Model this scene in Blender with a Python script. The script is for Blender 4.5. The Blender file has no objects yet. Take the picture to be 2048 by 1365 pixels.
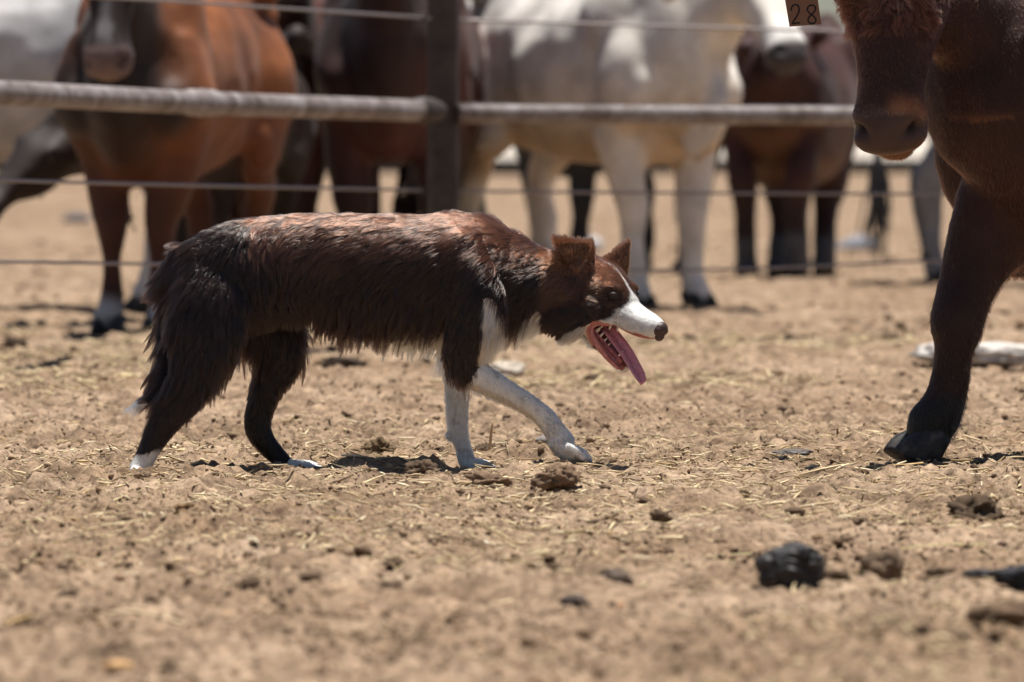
import bpy, math, random
import numpy as np
from mathutils import Vector, Matrix, kdtree

random.seed(7)
RNG = np.random.default_rng(7)
SC = bpy.context.scene
COL = SC.collection
R = math.radians

# ------------------------------------------------------------------ camera, world, sun, exposure
CAM_D = 16.0          # metres from the lens to the dog
FPX = 16000.0         # focal length in photograph pixels (2048 wide)
CAM_H = 0.695         # camera height above the dirt
HOR = 250.0           # photograph row of the horizon
cam = bpy.data.cameras.new('camera')
cam.sensor_width = 36.0
cam.lens = FPX / 2048.0 * 36.0
cam.shift_y = -(682.5 - HOR) / 2048.0
cam.clip_start = 0.5
cam.clip_end = 6000.0
cam.dof.use_dof = True
cam.dof.focus_distance = CAM_D - 0.03
cam.dof.aperture_fstop = 6.8
cam.dof.aperture_blades = 9
cam_o = bpy.data.objects.new('camera', cam)
cam_o.location = (0, -CAM_D, CAM_H)
cam_o.rotation_euler = (R(90), 0, 0)
COL.objects.link(cam_o)
SC.camera = cam_o

SUN_EL, SUN_AZ = 82.5, 48.0       # azimuth measured from +Y (away from the lens) towards +X
world = bpy.data.worlds.new('World')
SC.world = world
world.use_nodes = True
wn = world.node_tree
sky = wn.nodes.new('ShaderNodeTexSky')
sky.sky_type = 'NISHITA'
sky.sun_disc = False
sky.sun_elevation = R(SUN_EL)
sky.sun_rotation = R(SUN_AZ)
sky.altitude = 900
sky.dust_density = 1.6
wn.nodes['Background'].inputs['Strength'].default_value = 0.05
wn.links.new(sky.outputs[0], wn.nodes['Background'].inputs['Color'])

sun = bpy.data.lights.new('sun', 'SUN')
sun.energy = 5.0
sun.angle = R(0.53)
sun.color = (1.0, 0.955, 0.89)
sun_o = bpy.data.objects.new('sun', sun)
sun_dir = Vector((math.cos(R(SUN_EL)) * math.sin(R(SUN_AZ)), math.cos(R(SUN_EL)) * math.cos(R(SUN_AZ)), math.sin(R(SUN_EL))))
sun_o.rotation_euler = sun_dir.to_track_quat('Z', 'Y').to_euler()
sun_o.location = (0, 0, 30)
COL.objects.link(sun_o)

SC.view_settings.view_transform = 'Standard'
SC.view_settings.look = 'None'
SC.view_settings.exposure = 0.58
SC.view_settings.gamma = 1.0
SC.render.engine = 'CYCLES'
SC.cycles.use_denoising = True
SC.cycles.max_bounces = 6
SC.cycles.transmission_bounces = 4
SC.cycles.use_adaptive_sampling = True
SC.cycles.adaptive_threshold = 0.02

# ------------------------------------------------------------------ helpers
def PX(px, py, d):
    """photograph pixel at distance d in front of the lens -> world point"""
    return np.array([(px - 1024.0) * d / FPX, d - CAM_D, CAM_H - (py - HOR) * d / FPX])

def ground_d(py):
    return CAM_H * FPX / (py - HOR)

def empty(name, loc=(0, 0, 0), label=None, cat=None, group=None):
    o = bpy.data.objects.new(name, None)
    o.location = loc
    o.empty_display_size = 0.1
    COL.objects.link(o)
    tag(o, label, cat, group)
    return o

def tag(o, label=None, cat=None, group=None, kind=None):
    if label: o['label'] = label
    if cat: o['category'] = cat
    if group: o['group'] = group
    if kind: o['kind'] = kind
    return o

def link(name, data, mat=None, parent=None):
    o = bpy.data.objects.new(name, data)
    COL.objects.link(o)
    if mat is not None and not data.materials:
        data.materials.append(mat)
    if parent is not None:
        o.parent = parent
    return o

def norm(v):
    v = np.asarray(v, float)
    return v / np.maximum(np.linalg.norm(v, axis=-1, keepdims=True), 1e-9)

def catmull(pts, n):
    """smooth path through rows of pts (N,k), n samples per span"""
    p = np.asarray(pts, float)
    if len(p) < 3: 
        t = np.linspace(0, 1, n + 1)[:, None]
        return p[0] * (1 - t) + p[1] * t
    e = np.vstack([2 * p[0] - p[1], p, 2 * p[-1] - p[-2]])
    out = []
    for i in range(len(p) - 1):
        a, b, c, d = e[i], e[i + 1], e[i + 2], e[i + 3]
        for t in np.linspace(0, 1, n, endpoint=False):
            out.append(0.5 * ((2 * b) + (c - a) * t + (2 * a - 5 * b + 4 * c - d) * t * t + (3 * b - a - 3 * c + d) * t ** 3))
    out.append(p[-1])
    return np.array(out)

class Acc:
    """collects closed shapes into one mesh"""
    def __init__(s): s.v = []; s.f = []; s.n = 0
    def add(s, v, f):
        s.v.append(np.asarray(v, float)); s.f += [tuple(i + s.n for i in q) for q in f]; s.n += len(v)
    def loft(s, rows, lat=(0, 1, 0), seg=14, sub=4, dome=0.55, power=2.0, closed=True):
        """rows: x y z ra rb_front rb_back ; ra along lat, rb in the plane across"""
        q = catmull(rows, sub) if sub > 1 else np.asarray(rows, float)
        c = q[:, :3]; ra = np.maximum(q[:, 3], 1e-4); rf = np.maximum(q[:, 4], 1e-4); rb = np.maximum(q[:, 5] if q.shape[1] > 5 else q[:, 4], 1e-4)
        t = norm(np.gradient(c, axis=0))
        lat = np.asarray(lat, float)
        if lat.ndim == 1: lat = np.repeat(lat[None], len(c), 0)
        side = norm(lat - t * np.sum(lat * t, 1, keepdims=True))
        up = np.cross(t, side)
        if closed:
            def cap(i, sgn):
                r = min(ra[i], (rf[i] + rb[i]) / 2)
                return [(c[i] + sgn * t[i] * r * dome * 0.75, .66), (c[i] + sgn * t[i] * r * dome, .25)]
            h = cap(0, -1)[::-1]; k = cap(-1, 1)
            cc = np.vstack([[x[0] for x in h], c, [x[0] for x in k]])
            sc = np.array([x[1] for x in h] + [1] * len(c) + [x[1] for x in k])
            ix = np.array([0, 0] + list(range(len(c))) + [len(c) - 1] * 2)
        else:
            cc = c; sc = np.ones(len(c)); ix = np.arange(len(c))
        a = np.linspace(0, 2 * np.pi, seg, endpoint=False)
        ca, sa = np.cos(a), np.sin(a)
        e = 2.0 / power
        ca = np.sign(ca) * np.abs(ca) ** e; sa = np.sign(sa) * np.abs(sa) ** e
        V = []
        for j in range(len(cc)):
            i = ix[j]
            rr = np.where(sa > 0, rf[i], rb[i])
            V.append(cc[j] + sc[j] * (np.outer(ca * ra[i], side[i]) + np.outer(sa * rr, up[i])))
        m = len(cc)
        F = [(j * seg + k, j * seg + (k + 1) % seg, (j + 1) * seg + (k + 1) % seg, (j + 1) * seg + k) for j in range(m - 1) for k in range(seg)]
        F.append(tuple(range(seg))[::-1]); F.append(tuple((m - 1) * seg + k for k in range(seg)))
        s.add(np.vstack(V), F)
        return s
    def ball(s, c, r, ax=None, seg=14, ring=9):
        r = np.ones(3) * r; ax = np.eye(3) if ax is None else np.asarray(ax)
        V = []; F = []
        for i in range(1, ring):
            th = np.pi * i / ring
            for k in range(seg):
                ph = 2 * np.pi * k / seg
                V.append([math.sin(th) * math.cos(ph), math.sin(th) * math.sin(ph), math.cos(th)])
        V += [[0, 0, 1], [0, 0, -1]]
        for i in range(ring - 2):
            for k in range(seg):
                F.append((i * seg + k, (i + 1) * seg + k, (i + 1) * seg + (k + 1) % seg, i * seg + (k + 1) % seg))
        top = (ring - 1) * seg
        for k in range(seg):
            F.append((top, k, (k + 1) % seg)); F.append((top + 1, (ring - 2) * seg + (k + 1) % seg, (ring - 2) * seg + k))
        V = np.array(V) * r
        s.add(np.asarray(c) + V @ ax, F)
        return s
    def box(s, lo, hi):
        x0, y0, z0 = lo; x1, y1, z1 = hi
        s.add([(x0, y0, z0), (x1, y0, z0), (x1, y1, z0), (x0, y1, z0), (x0, y0, z1), (x1, y0, z1), (x1, y1, z1), (x0, y1, z1)],
              [(0, 3, 2, 1), (4, 5, 6, 7), (0, 1, 5, 4), (1, 2, 6, 5), (2, 3, 7, 6), (3, 0, 4, 7)])
        return s
    def mesh(s, name, smooth=True):
        me = bpy.data.meshes.new(name)
        me.from_pydata(np.vstack(s.v).tolist(), [], s.f)
        if smooth: me.polygons.foreach_set('use_smooth', [True] * len(me.polygons))
        me.update()
        return me

def remesh(acc, name, voxel, smooth=6, factor=0.5):
    o = bpy.data.objects.new('temporary', acc.mesh(name))
    COL.objects.link(o)
    m = o.modifiers.new('r', 'REMESH'); m.mode = 'VOXEL'; m.voxel_size = voxel; m.use_smooth_shade = True
    if smooth:
        k = o.modifiers.new('s', 'SMOOTH'); k.factor = factor; k.iterations = smooth
    dg = bpy.context.evaluated_depsgraph_get()
    me = bpy.data.meshes.new_from_object(o.evaluated_get(dg))
    old = o.data
    bpy.data.objects.remove(o); bpy.data.meshes.remove(old)
    me.name = name
    me.polygons.foreach_set('use_smooth', [True] * len(me.polygons))
    return me

def get_co(me):
    a = np.empty(len(me.vertices) * 3); me.vertices.foreach_get('co', a); return a.reshape(-1, 3)
def set_co(me, v):
    me.vertices.foreach_set('co', np.asarray(v, float).ravel()); me.update()
def get_no(me):
    a = np.empty(len(me.vertices) * 3); me.vertices.foreach_get('normal', a); return a.reshape(-1, 3)
def set_color(me, rgb, name='coat'):
    at = me.attributes.new(name, 'FLOAT_COLOR', 'POINT')
    c = np.ones((len(rgb), 4)); c[:, :3] = rgb
    at.data.foreach_set('color', c.ravel())

# lattice noise -------------------------------------------------------------------------------
def _h(ix, iy, iz, seed):
    n = (ix.astype(np.int64) * 374761393 + iy.astype(np.int64) * 668265263 + iz.astype(np.int64) * 2147483647 + seed * 1274126177) & 0xffffffff
    n = ((n ^ (n >> 13)) * 1274126177) & 0xffffffff
    n = n ^ (n >> 16)
    return (n & 0xffff) / 32767.5 - 1.0
def noise3(p, seed=0):
    p = np.asarray(p, float); i = np.floor(p).astype(np.int64); f = p - i
    f = f * f * (3 - 2 * f); r = 0
    for dx in (0, 1):
        for dy in (0, 1):
            for dz in (0, 1):
                w = (f[:, 0] if dx else 1 - f[:, 0]) * (f[:, 1] if dy else 1 - f[:, 1]) * (f[:, 2] if dz else 1 - f[:, 2])
                r = r + w * _h(i[:, 0] + dx, i[:, 1] + dy, i[:, 2] + dz, seed)
    return r
def noise2(x, y, seed=0):
    ix = np.floor(x).astype(np.int64); iy = np.floor(y).astype(np.int64)
    fx = x - ix; fy = y - iy; fx = fx * fx * (3 - 2 * fx); fy = fy * fy * (3 - 2 * fy); z = np.zeros_like(ix)
    return ((_h(ix, iy, z, seed) * (1 - fx) + _h(ix + 1, iy, z, seed) * fx) * (1 - fy)
            + (_h(ix, iy + 1, z, seed) * (1 - fx) + _h(ix + 1, iy + 1, z, seed) * fx) * fy)

# materials -----------------------------------------------------------------------------------
class Mat:
    def __init__(s, name, rough=0.7, spec=0.3, base=None):
        s.m = bpy.data.materials.new(name); s.m.use_nodes = True
        s.t = s.m.node_tree; s.b = s.t.nodes['Principled BSDF']
        s.b.inputs['Roughness'].default_value = rough
        s.b.inputs['Specular IOR Level'].default_value = spec
        if base: s.b.inputs['Base Color'].default_value = (*base, 1)
    def n(s, typ, **kw):
        k = s.t.nodes.new(typ)
        for a, v in kw.items():
            if a in k.inputs: k.inputs[a].default_value = v
            else: setattr(k, a, v)
        return k
    def l(s, a, b): s.t.links.new(a, b)
    def coord(s):
        return s.n('ShaderNodeTexCoord').outputs['Object']
    def noise(s, scale, detail=4, rough=0.55, vec=None, dist=0.0):
        k = s.n('ShaderNodeTexNoise'); k.inputs['Scale'].default_value = scale; k.inputs['Detail'].default_value = detail
        k.inputs['Roughness'].default_value = rough; k.inputs['Distortion'].default_value = dist
        if vec is not None: s.l(vec, k.inputs['Vector'])
        return k.outputs['Fac']
    def ramp(s, fac, stops):
        k = s.n('ShaderNodeValToRGB'); e = k.color_ramp.elements
        while len(e) < len(stops): e.new(0.5)
        for x, (p, c) in zip(e, stops):
            x.position = p; x.color = (*c, 1) if len(c) == 3 else c
        s.l(fac, k.inputs[0]); return k.outputs['Color']
    def mix(s, fac, a, b, mode='MIX'):
        k = s.n('ShaderNodeMix'); k.data_type = 'RGBA'; k.blend_type = mode
        for v, i in ((fac, 0), (a, 6), (b, 7)):
            if isinstance(v, (int, float)): k.inputs[i].default_value = v
            elif isinstance(v, tuple): k.inputs[i].default_value = (*v, 1)
            else: s.l(v, k.inputs[i])
        return k.outputs[2]
    def bump(s, h, strength=0.3, dist=0.01, prev=None):
        k = s.n('ShaderNodeBump'); k.inputs['Strength'].default_value = strength; k.inputs['Distance'].default_value = dist
        s.l(h, k.inputs['Height'])
        if prev is not None: s.l(prev, k.inputs['Normal'])
        s.l(k.outputs[0], s.b.inputs['Normal']); return k.outputs[0]
    def color(s, c): s.l(c, s.b.inputs['Base Color'])

# fur -----------------------------------------------------------------------------------------
def sample_tris(me, n, weight=None, seed=1):
    rng = np.random.default_rng(seed)
    me.calc_loop_triangles()
    t = np.empty(len(me.loop_triangles) * 3, int); me.loop_triangles.foreach_get('vertices', t); t = t.reshape(-1, 3)
    v = get_co(me); nn = get_no(me)
    a, b, c = v[t[:, 0]], v[t[:, 1]], v[t[:, 2]]
    ar = np.linalg.norm(np.cross(b - a, c - a), axis=1) / 2
    if weight is not None: ar = ar * weight((a + b + c) / 3, norm(nn[t].mean(1)))
    i = rng.choice(len(t), n, p=ar / ar.sum())
    r1 = np.sqrt(rng.random(n))[:, None]; r2 = rng.random(n)[:, None]
    p = a[i] * (1 - r1) + b[i] * r1 * (1 - r2) + c[i] * r1 * r2
    q = norm(nn[t[i, 0]] * (1 - r1) + nn[t[i, 1]] * r1 * (1 - r2) + nn[t[i, 2]] * r1 * r2)
    return p, q

def make_fur(name, me, n, nclump, params, mat, parent, weight=None, K=6, seed=3, radius=0.0004):
    """params(p, nrm) -> dict(D, length, lift, clump, grav, col, jit)"""
    rng = np.random.default_rng(seed)
    p, nr = sample_tris(me, n, weight, seed)
    cp, cn = sample_tris(me, nclump, weight, seed + 1)
    def grow(p, nr, extra=None):
        q = params(p, nr); N = len(p)
        D = norm(q['D'])
        dn = np.sum(D * nr, 1, keepdims=True)
        T = norm(D - nr * dn * np.where(dn < 0, 1.0, 0.35))
        if extra is None: extra = rng.normal(0, 1, (N, 3))
        wob = noise3(p * 45, 5)[:, None] * np.cross(T, nr) + noise3(p * 45 + 71, 6)[:, None] * nr * 0.35
        T = norm(T + extra * q['jit'][:, None] + wob * q.get('wave', np.full(N, .25))[:, None])
        L = q['length'] * (0.72 + 0.4 * rng.random(N))
        out = [p - nr * 0.0012]; cur = p.copy()
        for s in range(1, K):
            f = s / (K - 1)
            d = T + nr * (q['lift'] * (1 - f) ** 0.7)[:, None]
            d = norm(d); d[:, 2] -= q['grav'] * f * f
            inn = np.minimum(np.sum(d * nr, 1, keepdims=True), 0)
            d = norm(d - nr * inn * (1 - 0.5 * f))
            cur = cur + d * (L / (K - 1))[:, None]
            out.append(cur.copy())
        return np.stack(out, 1), q
    H, q = grow(p, nr)
    G, gq = grow(cp, cn)
    kd = kdtree.KDTree(nclump)
    for i in range(nclump): kd.insert(cp[i], i)
    kd.balance()
    gi = np.array([kd.find(x)[1] for x in p])
    f = np.linspace(0, 1, K)[None, :, None]
    cl = q['clump'][:, None, None] * f ** 0.9
    off = (H[:, :1] - G[gi][:, :1])
    same = (np.linalg.norm(off[:, 0], axis=1) < 0.03)[:, None, None]
    tgt = G[gi] + off * 0.10
    H = np.where(same, H * (1 - cl) + tgt * cl, H)
    cu = bpy.data.hair_curves.new(name)
    cu.add_curves([K] * n)
    cu.attributes['position'].data.foreach_set('vector', H.astype(np.float32).ravel())
    ra = cu.attributes.get('radius') or cu.attributes.new('radius', 'FLOAT', 'POINT')
    prof = np.linspace(1, 0, K) ** 0.6 * 0.9 + 0.1
    th = q.get('thick', np.ones(n))
    ra.data.foreach_set('value', (radius * th[:, None] * prof[None] * (0.75 + 0.5 * rng.random((n, 1)))).astype(np.float32).ravel())
    at = cu.attributes.new('coat', 'FLOAT_COLOR', 'CURVE')
    c = np.ones((n, 4)); 
    gv = rng.normal(0, 1, nclump)[gi]
    c[:, :3] = np.clip(q['col'] * np.exp(0.16 * rng.normal(0, 1, (n, 1)) + 0.14 * gv[:, None]), 0.003, 0.9)
    at.data.foreach_set('color', c.astype(np.float32).ravel())
    return link(name, cu, mat, parent)

def fur_material(name, rough=0.32, radial=0.5, coat=0.0):
    m = bpy.data.materials.new(name); m.use_nodes = True; t = m.node_tree
    t.nodes.remove(t.nodes['Principled BSDF'])
    h = t.nodes.new('ShaderNodeBsdfHairPrincipled'); h.model = 'CHIANG'; h.parametrization = 'COLOR'
    a = t.nodes.new('ShaderNodeAttribute'); a.attribute_name = 'coat'
    t.links.new(a.outputs['Color'], h.inputs['Color'])
    h.inputs['Roughness'].default_value = rough
    h.inputs['Radial Roughness'].default_value = radial
    h.inputs['Coat'].default_value = coat
    h.inputs['IOR'].default_value = 1.58
    t.links.new(h.outputs[0], t.nodes['Material Output'].inputs['Surface'])
    return m

def skin_material(name, rough=0.6, sheen=0.0, bump=0.0, scale=400, spec=0.25, var=0.25):
    M = Mat(name, rough, spec)
    a = M.n('ShaderNodeAttribute'); a.attribute_name = 'coat'
    co = M.coord()
    nz = M.noise(9, 4, .6, co)
    v = M.ramp(nz, [(.3, (1 - var,) * 3), (.7, (1 + var * .3,) * 3)])
    c = M.mix(1.0, a.outputs['Color'], v, 'MULTIPLY')
    M.color(c)
    if sheen:
        M.b.inputs['Sheen Weight'].default_value = sheen; M.b.inputs['Sheen Roughness'].default_value = .4
    if bump:
        mp = M.n('ShaderNodeMapping'); mp.inputs['Scale'].default_value = (1, 1, .25); M.l(co, mp.inputs[0])
        M.bump(M.noise(scale, 3, .6, mp.outputs[0]), bump, .004)
    return M.m
# ------------------------------------------------------------------ ground
CONTACT = []   # (x, y, z) the dirt has to reach
def worley(x, y, seed):
    ix = np.floor(x).astype(np.int64); iy = np.floor(y).astype(np.int64); best = np.full(x.shape, 9.0); val = np.zeros(x.shape); z = np.zeros_like(ix)
    for dx in (-1, 0, 1):
        for dy in (-1, 0, 1):
            jx, jy = ix + dx, iy + dy
            cx = jx + .5 + .42 * _h(jx, jy, z, seed); cy = jy + .5 + .42 * _h(jx, jy, z, seed + 1)
            d = (x - cx) ** 2 + (y - cy) ** 2; m = d < best
            best = np.where(m, d, best); val = np.where(m, _h(jx, jy, z, seed + 2), val)
    return np.sqrt(best), val
def lumps_height(x, y):
    wx = x + .012 * noise2(x / .04, y / .04, 61); wy = y + .012 * noise2(x / .04 + 7, y / .04, 62)
    r = 0
    for c, a, sd in ((.085, .016, 71), (.040, .0095, 81), (.021, .0055, 91)):
        f, v = worley(wx / c, wy / c, sd)
        r = r + a * np.clip(v + .35, 0, 1) * np.sqrt(np.clip(1 - (f / .52) ** 2, 0, 1)) - a * .55 * np.clip(-v - .45, 0, 1) * np.clip(1 - f / .55, 0, 1) * 2
    return r
def base_height(x, y):
    d = y + CAM_D
    far = np.clip((d - 20) / 25, 0, 1)
    h = 0.013 * noise2(x / 0.9 + 3, y / 1.3, 1) + 0.008 * noise2(x / 0.33, y / 0.45 + 9, 2)
    h = h + 0.030 * far * noise2(x / 1.1, y / 3.0, 8)
    a = noise2(x / 0.13, y / 0.15, 3); h = h + 0.011 * np.sign(a) * np.abs(a) ** 1.4
    k = noise2(x / 0.060 + 5, y / 0.07, 4); h = h + 0.011 * np.maximum(k, -0.25)
    # hoof-churned pits and crumbly ridges
    e = noise2(x / 0.21 + 40, y / 0.24, 11)
    h = h - 0.022 * np.clip((e - 0.42) / 0.3, 0, 1)
    return h
def fine_height(x, y):
    return 0.0085 * noise2(x / 0.026, y / 0.03 + 2, 5) + 0.0060 * np.abs(noise2(x / 0.012, y / 0.013, 6)) + 0.0026 * noise2(x / 0.006, y / 0.007, 7)
def height(x, y):
    x = np.asarray(x, float); y = np.asarray(y, float)
    h = base_height(x, y)
    for cx, cy, dz in _fix:
        h = h + dz * np.exp(-((x - cx) ** 2 + (y - cy) ** 2) / (2 * 0.085 ** 2))
    near = np.clip((34 - (y + CAM_D)) / 10, 0, 1) * np.clip(.35 + noise2(x / .5, y / .7, 66) + .3, .15, 1)
    return h + fine_height(x, y) + lumps_height(x, y) * near
_fix = []
def settle():
    P = np.array([(c[0], c[1]) for c in CONTACT]); z = np.array([c[2] for c in CONTACT])
    A = np.exp(-((P[:, None] - P[None]) ** 2).sum(2) / (2 * 0.085 ** 2))
    w = np.linalg.lstsq(A + 0.02 * np.eye(len(P)), z - base_height(P[:, 0], P[:, 1]), rcond=None)[0]
    for (x, y), k in zip(P, w): _fix.append((x, y, k))

def mat_dirt(name, loose=False):
    M = Mat(name, 0.95, 0.12)
    co = M.coord()
    big = M.noise(0.9, 5, .6, co)
    mid = M.noise(7, 6, .65, co, .4)
    fin = M.noise(70, 5, .7, co)
    spk = M.noise(260, 2, .5, co)
    c1 = M.ramp(mid, [(.28, (.130, .087, .058)), (.42, (.25, .176, .118)), (.56, (.36, .260, .178)), (.75, (.49, .370, .266))])
    c2 = M.ramp(big, [(.36, (.74, .70, .66)), (.6, (1.0, 1.0, 1.0))])
    c = M.mix(1.0, c1, c2, 'MULTIPLY')
    c3 = M.ramp(fin, [(.32, (.30, .27, .25)), (.47, (.86, .85, .84)), (.56, (1.02, 1.02, 1.02)), (.72, (1.35, 1.32, 1.26))])
    c = M.mix(.9, c, c3, 'MULTIPLY')
    g2 = M.noise(24, 5, .7, co, .6)
    c = M.mix(.8, c, M.ramp(g2, [(.34, (.40, .37, .35)), (.48, (.92, .92, .92)), (.66, (1.22, 1.2, 1.15))]), 'MULTIPLY')
    s = M.ramp(spk, [(.68, (0, 0, 0)), (.74, (1, 1, 1))])
    c = M.mix(s, c, (.55, .44, .27))
    if loose:
        k = M.n('ShaderNodeNewGeometry')
        c = M.mix(1.0, c, M.ramp(k.outputs['Random Per Island'], [(0, (.30, .27, .26)), (.10, (.42, .38, .36)), (.24, (.9, .9, .9)), (.6, (1, 1, 1)), (1, (1.4, 1.35, 1.25))]), 'MULTIPLY')
    M.color(c)
    b = M.bump(fin, .55, .006)
    M.bump(spk, .4, .002, b)
    return M.m

def build_ground():
    dd = [6.0]
    while dd[-1] < 3000:
        d = dd[-1]
        if d < 9.3: s = .12
        elif d < 13.5: s = .018
        elif d < 18.8: s = .0105
        elif d < 27: s = .026
        elif d < 45: s = .06
        else: s = .06 * (d / 45) ** 2.2
        dd.append(d + s)
    dd = np.array(dd)
    s = np.concatenate([-np.geomspace(.095, 3.0, 40)[::-1], np.linspace(-.0945, .0945, 430), np.geomspace(.095, 3.0, 40)])
    X = dd[:, None] * s[None]; Y = np.repeat(dd[:, None] - CAM_D, len(s), 1)
    jit = (_h(np.arange(X.size) % 9973, np.arange(X.size) // 9973, np.zeros(X.size, int), 3)).reshape(X.shape)
    X = X + jit * .0016 * (np.abs(s[None]) < .094)
    Z = height(X.ravel(), Y.ravel()).reshape(X.shape)
    Z *= np.clip((1500 - dd[:, None]) / 1400, 0, 1)
    n, m = X.shape
    me = bpy.data.meshes.new('ground')
    me.vertices.add(n * m); me.vertices.foreach_set('co', np.stack([X, Y, Z], 2).ravel())
    i = (np.arange(n - 1)[:, None] * m + np.arange(m - 1)[None]).ravel()
    q = np.stack([i, i + 1, i + m + 1, i + m], 1)
    me.loops.add(q.size); me.loops.foreach_set('vertex_index', q.ravel())
    me.polygons.add(len(q)); me.polygons.foreach_set('loop_start', np.arange(len(q)) * 4); me.polygons.foreach_set('loop_total', np.full(len(q), 4))
    me.polygons.foreach_set('use_smooth', np.ones(len(q), bool))
    me.update(calc_edges=True)
    tag(link('ground', me, mat_dirt('dry_dirt')), 'dry tan dirt of the stock yard strewn with straw', 'ground', kind='structure')

def rot3(rng, n):
    q = norm(rng.normal(0, 1, (n, 4))); w, x, y, z = q.T
    return np.stack([np.stack([1 - 2 * (y * y + z * z), 2 * (x * y - z * w), 2 * (x * z + y * w)], 1),
                     np.stack([2 * (x * y + z * w), 1 - 2 * (x * x + z * z), 2 * (y * z - x * w)], 1),
                     np.stack([2 * (x * z - y * w), 2 * (y * z + x * w), 1 - 2 * (x * x + y * y)], 1)], 1)

def ico(sub_=2):
    import bmesh
    bm = bmesh.new(); bmesh.ops.create_icosphere(bm, subdivisions=sub_, radius=1)
    v = np.array([x.co for x in bm.verts]); f = np.array([[y.index for y in x.verts] for x in bm.faces]); bm.free()
    return v, f

def bulk_mesh(name, V, F):
    me = bpy.data.meshes.new(name)
    me.vertices.add(len(V)); me.vertices.foreach_set('co', V.ravel())
    k = F.shape[1]
    me.loops.add(F.size); me.loops.foreach_set('vertex_index', F.ravel())
    me.polygons.add(len(F)); me.polygons.foreach_set('loop_start', np.arange(len(F)) * k); me.polygons.foreach_set('loop_total', np.full(len(F), k))
    me.update(calc_edges=True)
    return me

def scatter_xy(rng, n, d0, d1, power=1.0, spread=.085):
    d = d0 + (d1 - d0) * rng.random(n) ** power
    return d * (rng.random(n) * 2 - 1) * spread, d - CAM_D

def build_crumbs():
    rng = np.random.default_rng(12)
    v, f = ico(1)
    n = 52000
    x, y = scatter_xy(rng, n, 9.6, 21, 1.0, .078)
    keep = noise2(x / .22, y / .3, 25) > -.55 + .8 * rng.random(n); x, y = x[keep], y[keep]; n = len(x)
    r = .0015 + .0036 * rng.random(n) ** 2.2
    A = rot3(rng, n) * (r[:, None] * (.6 + .9 * rng.random((n, 3))))[:, :, None]
    A[:, :, 2] *= .8
    V = (v[None] * (1 + .3 * rng.normal(0, 1, (n, len(v), 1)).clip(-1, 1))) @ A + np.stack([x, y, height(x, y) + r * .3], 1)[:, None]
    F = f[None] + (np.arange(n) * len(v))[:, None, None]
    me = bulk_mesh('dirt_crumbs', V.reshape(-1, 3), F.reshape(-1, 3))
    tag(link('dirt_crumbs', me, mat_dirt('crumb_dirt', True)), 'fine crumbs of dry dirt and dung over the ground', 'dirt', kind='stuff')

def build_clods():
    rng = np.random.default_rng(11)
    v, f = ico()
    n = 5200
    x, y = scatter_xy(rng, n, 9.4, 30, 1.25)
    xf, yf = scatter_xy(rng, 2600, 21.5, 46, 1.0); xn, yn = scatter_xy(rng, 1100, 9.4, 13.5, 1.0)
    x = np.concatenate([x, xf, xn]); y = np.concatenate([y, yf, yn]); n = len(x); big = np.concatenate([np.ones(5200), np.full(2600, 2.3), np.full(1100, 1.5)])
    keep = noise2(x / .35, y / .5, 21) > -.35 + .5 * rng.random(n); x, y, big = x[keep], y[keep], big[keep]; n = len(x)
    r = .0030 + .0060 * rng.random(n) ** 2.5 + .014 * rng.random(n) ** 9 * (1 + (y > 3) * .6)
    r = np.minimum(r * big, np.where(y > 5, .020, .0095))
    A = rot3(rng, n) * (r[:, None] * (.6 + .8 * rng.random((n, 3))))[:, :, None]
    A[:, :, 2] *= .7
    nz = 1 + .35 * noise3((v[None] * 1.7 + rng.random((n, 1, 3)) * 90).reshape(-1, 3), 4).reshape(n, -1, 1)
    V = (v[None] * nz) @ A + np.stack([x, y, height(x, y) + r * .15], 1)[:, None]
    F = f[None] + (np.arange(n) * len(v))[:, None, None]
    me = bulk_mesh('dirt_clods', V.reshape(-1, 3), F.reshape(-1, 3))
    tag(link('dirt_clods', me, mat_dirt('clod_dirt', True)), 'small crumbly clods of tan dirt all over the yard', 'dirt', kind='stuff')

def mat_straw(name, c1, c2):
    M = Mat(name, .55, .35)
    k = M.n('ShaderNodeNewGeometry')
    co = M.coord()
    rr = M.ramp(k.outputs['Random Per Island'], [(0, c1), (.55, tuple((a + b) / 2 for a, b in zip(c1, c2))), (1, c2)])
    M.color(M.mix(.5, rr, M.ramp(M.noise(60, 3, .6, co), [(.3, (.55, .5, .45)), (.6, (1, 1, 1))]), 'MULTIPLY'))
    return M.m

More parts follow.
